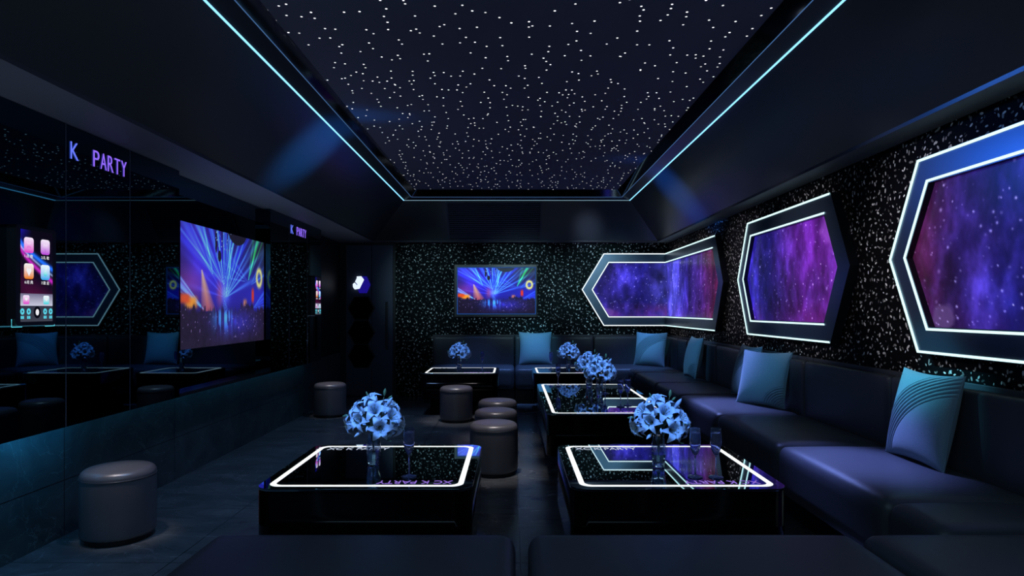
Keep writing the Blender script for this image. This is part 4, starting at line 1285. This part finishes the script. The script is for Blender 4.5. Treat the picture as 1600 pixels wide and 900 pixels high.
# vase: cut glass, faceted, waisted foot
vs = thing('vase', '', 'vase', (0, 0, 0), 0, 'glass vases of lilies')
prof_o = [(0, 0.0), (0.026, 0.0), (0.029, 0.004), (0.0325, 0.035), (0.036, 0.065), (0.037, 0.085), (0.0355, 0.105), (0.031, 0.135), (0.0285, 0.155), (0.0300, 0.165)]
prof_i = [(0.0270, 0.165), (0.0255, 0.155), (0.028, 0.135), (0.0325, 0.105), (0.034, 0.085), (0.033, 0.065), (0.0290, 0.035), (0.025, 0.014), (0, 0.013)]
v, f = lathe_data(prof_o + prof_i, 12)
mesh_obj('glass_body', v, f, M['vase_glass'], vs)
v, f = lathe_data([(0.0285, 0.1645), (0.0300, 0.1655), (0.0292, 0.1675), (0.0272, 0.1675), (0.0268, 0.1655)], 36)
mesh_obj('rim', v, f, M['glass'], vs, True)

fl = thing('champagne_flute', '', 'glass', (0, 0, 0), 0, 'champagne flutes on the tables')
prof = [(0, 0.000), (0.033, 0.000), (0.0345, 0.0015), (0.033, 0.003), (0.015, 0.006), (0.005, 0.012), (0.0036, 0.03), (0.0034, 0.085), (0.0045, 0.097)]
v, f = lathe_data(prof + [(0, 0.098)], 32)
mesh_obj('foot_and_stem', v, f, M['glass'], fl, True)
po = [(0, 0.0985), (0.006, 0.100), (0.014, 0.112), (0.0215, 0.132), (0.0255, 0.155), (0.0262, 0.175), (0.0245, 0.205), (0.0225, 0.228)]
pi_ = [(0.0213, 0.228), (0.0232, 0.205), (0.0249, 0.175), (0.0242, 0.155), (0.0202, 0.132), (0.0125, 0.114), (0.004, 0.106), (0, 0.105)]
v, f = lathe_data(po + pi_, 40)
mesh_obj('bowl', v, f, M['glass'], fl, True)

spots = [(-0.700, 3.22, 'table with the single glass'), (0.723, 3.17, 'table with the pair of glasses'), (0.770, 6.45, 'far end of the long table'), (0.785, 5.78, 'middle of the long table'),
         (0.722, 8.30, 'far table before the plain cushion'), (-0.695, 8.30, 'far left-hand table')]
for k, (x, y, where) in enumerate(spots):
    a = vs if k == 0 else dup_tree(vs)
    a.location = (x, y, TAB_Z + 0.0015); a['label'] = 'faceted clear glass vase on the ' + where
    b = bq if k == 0 else dup_tree(bq)
    b.location = (x, y, TAB_Z + 0.0015); b['label'] = 'bouquet of pale blue lilies in the vase on the ' + where
fs_ = [(-0.484, 2.99, 'single champagne flute on the near table with one vase'), (0.850, 2.98, 'champagne flute between the vase and the other flute of the near pair'), (0.945, 2.975, 'champagne flute of the near pair that stands farther from the vase'),
       (0.462, 6.50, 'champagne flute at the far edge of the long table, apart from the vases'), (0.865, 5.13, 'champagne flute on the long table, nearer the vases of its pair'), (0.935, 5.20, 'champagne flute on the long table, nearer the sofa of its pair'),
       (0.86, 5.95, 'champagne flute just behind the vases of the long table'),
       (0.50, 8.32, 'champagne flute on the far table in front of the plain square cushion'), (-0.400, 8.45, 'champagne flute on the far table by the flecked wall end')]
for k, (x, y, lab) in enumerate(fs_):
    a = fl if k == 0 else dup_tree(fl)
    a.location = (x, y, TAB_Z + 0.0015); a['label'] = lab

# ================================================================== LIGHT
def spot(name, loc, target, col, power, size=50, blend=0.6, radius=0.06):
    l = bpy.data.lights.new(name, 'SPOT'); l.energy = power; l.color = col; l.spot_size = math.radians(size); l.spot_blend = blend; l.shadow_soft_size = radius
    o = bpy.data.objects.new(name, l); COL.objects.link(o); o.location = loc
    d = Vector(target) - Vector(loc); o.rotation_euler = d.to_track_quat('-Z', 'Y').to_euler()
    return o
def area(name, loc, target, sx, sy, col, power):
    l = bpy.data.lights.new(name, 'AREA'); l.shape = 'RECTANGLE'; l.size = sx; l.size_y = sy; l.energy = power; l.color = col
    o = bpy.data.objects.new(name, l); COL.objects.link(o); o.location = loc
    d = Vector(target) - Vector(loc); o.rotation_euler = d.to_track_quat('-Z', 'Y').to_euler()
    return o
BLUE, TEAL, COOL, VIO = (0.16, 0.36, 1.0), (0.12, 0.72, 1.0), (0.60, 0.70, 1.0), (0.23, 0.32, 1.0)
# violet-blue spots on the ceiling lip, thrown back along the long sofa
for x, y, p in ((1.80, 3.42, 1150), (1.84, 5.42, 950), (1.82, 7.65, 1000)):
    spot('sofa_spot', (1.42, y + 1.5, 2.84), (x, y, 0.49), VIO, p, 20, 1.0, 0.07)
for x in (-0.5, 0.35, 1.7):
    spot('sofa_spot', (x - 0.1, 8.4, 2.84), (x, 9.05, 0.5), BLUE, 260, 34, 1.0, 0.07)
# accent spots for the cushions
spot('accent_spot', (0.4, 4.6, 2.85), (2.20, 3.48, 1.00), TEAL, 560, 12, 0.9)
spot('accent_spot', (0.1, 4.0, 2.85), (2.08, 5.45, 0.88), (0.14, 0.55, 1.0), 150, 15, 0.8)
spot('accent_spot', (0.4, 6.6, 2.85), (2.1, 7.66, 0.85), (0.14, 0.52, 1.0), 150, 18, 0.8)
spot('accent_spot', (0.9, 7.6, 2.85), (1.9, 9.15, 0.95), TEAL, 120, 15, 0.8)
spot('accent_spot', (0.3, 7.4, 2.85), (0.34, 9.4, 0.95), TEAL, 150, 15, 0.8)
FLW = (0.22, 0.46, 1.0)
for x, y, p in ((-0.70, 3.22, 330), (0.72, 3.17, 330), (0.78, 5.8, 330), (0.78, 6.5, 250), (0.72, 8.3, 260), (-0.70, 8.3, 200)):
    spot('table_spot', (x - 0.3, y - 1.3, 2.85), (x, y, 0.76), FLW, p, 12, 0.7, 0.05)
# downlights above the stools
WARM = (1.0, 0.93, 0.95)
for x, y, z, p in ((-0.15, 4.7, 2.95, 190), (-0.15, 5.4, 2.95, 130), (-0.15, 6.05, 2.95, 130), (-0.66, 7.1, 2.95, 180), (-2.22, 7.45, 2.30, 95), (-2.2, 3.25, 2.30, 90)):
    spot('aisle_spot', (x, y, z), (x, y + 0.36, 0.4), WARM, p, 20 if z > 2.5 else 15, 1.0, 0.07)
for x, y, p in ((-1.7, 3.2, 75), (-1.75, 5.2, 75), (-1.6, 7.2, 75)):
    spot('floor_spot', (-1.30, y, 2.86), (x, y, 0.0), (0.28, 0.52, 1.0), p, 62, 1.0, 0.07)
# unseen blue spot added for the sheen on the nearest hexagon panel
spot('accent_spot', (-1.30, 6.8, 2.82), (2.28, 2.9, 2.0), (0.05, 0.22, 1.0), 200, 20, 0.9, 0.25)
# concealed strip below the mirror cladding
area('hidden_strip', (-2.46, 2.5, 0.650), (-2.60, 2.5, 0.48), 2.4, 0.04, (0.03, 0.36, 0.85), 3.2)
area('hidden_strip', (-2.46, 5.4, 0.650), (-2.60, 5.4, 0.48), 5.0, 0.04, (0.03, 0.42, 0.75), 0.9)
# unseen spots added to bring up the flecked walls, thrown across the room
for x, p in ((-1.2, 170), (0.1, 330), (1.35, 330)):
    spot('wall_fill_spot', (x * 0.8, 5.6, 2.9), (x, 9.65, 1.62), (0.55, 0.90, 1.0), p, 25, 0.9, 0.05)
for y in (2.3, 3.7, 5.1, 6.5, 7.9, 9.0):
    spot('wall_fill_spot', (-1.28, y, 2.87), (2.35, y, 1.62), (0.92, 0.88, 1.0), 330, 24, 0.9, 0.05)
for y, p in ((2.6, 12), (5.5, 16), (7.6, 7)):  # unseen lights added to lift the left soffit
    spot('soffit_fill', (-2.28, y, 0.72), (-2.20, y, 2.31), (0.55, 0.70, 1.0), p, 110, 1.0, 0.05)
# unseen spots added to make the glow patches on the lacquered slopes
spot('slope_fill_spot', (2.05, 6.3, 2.28), (-1.68, 5.5, 2.71), (0.03, 0.30, 1.0), 2000, 14, 1.0, 0.1)
spot('slope_fill_spot', (-1.95, 6.6, 2.28), (1.86, 7.3, 2.66), (0.02, 0.20, 1.0), 1900, 15, 1.0, 0.1)
spot('slope_fill_spot', (0.8, 6.4, 2.60), (1.10, 9.38, 2.50), COOL, 330, 10, 1.0, 0.1)
# soft fill of the room behind the camera
area('room_glow', (-0.2, 0.2, 2.25), (0.2, 5.0, 0.4), 3.0, 0.5, (0.42, 0.74, 1.0), 15)

w = bpy.data.worlds.new('World'); SC.world = w; w.use_nodes = True
w.node_tree.nodes['Background'].inputs[0].default_value = (0.01, 0.015, 0.03, 1)
w.node_tree.nodes['Background'].inputs[1].default_value = 0.3

# ================================================================== CAMERA
cam = bpy.data.cameras.new('Camera'); co = bpy.data.objects.new('Camera', cam); COL.objects.link(co)
cam.sensor_width = 36.0; cam.sensor_fit = 'HORIZONTAL'; cam.lens = 1000 / 1600 * 36.0
cam.shift_x = -1 / 1600; cam.shift_y = 34 / 1600
cam.clip_start = 0.02
co.location = (0, 0, 1.3); co.rotation_euler = (PI / 2, 0, 0)
SC.camera = co
SC.view_settings.view_transform = 'Standard'; SC.view_settings.look = 'None'
SC.view_settings.gamma = 1.0; SC.view_settings.use_curve_mapping = False
SC.view_settings.exposure = 0.0
try:
    SC.cycles.caustics_reflective = False; SC.cycles.caustics_refractive = False
    SC.cycles.sample_clamp_indirect = 3.0
    SC.cycles.use_denoising = True
    SC.cycles.max_bounces = 10; SC.cycles.transmission_bounces = 10; SC.cycles.glossy_bounces = 5
except Exception:
    pass
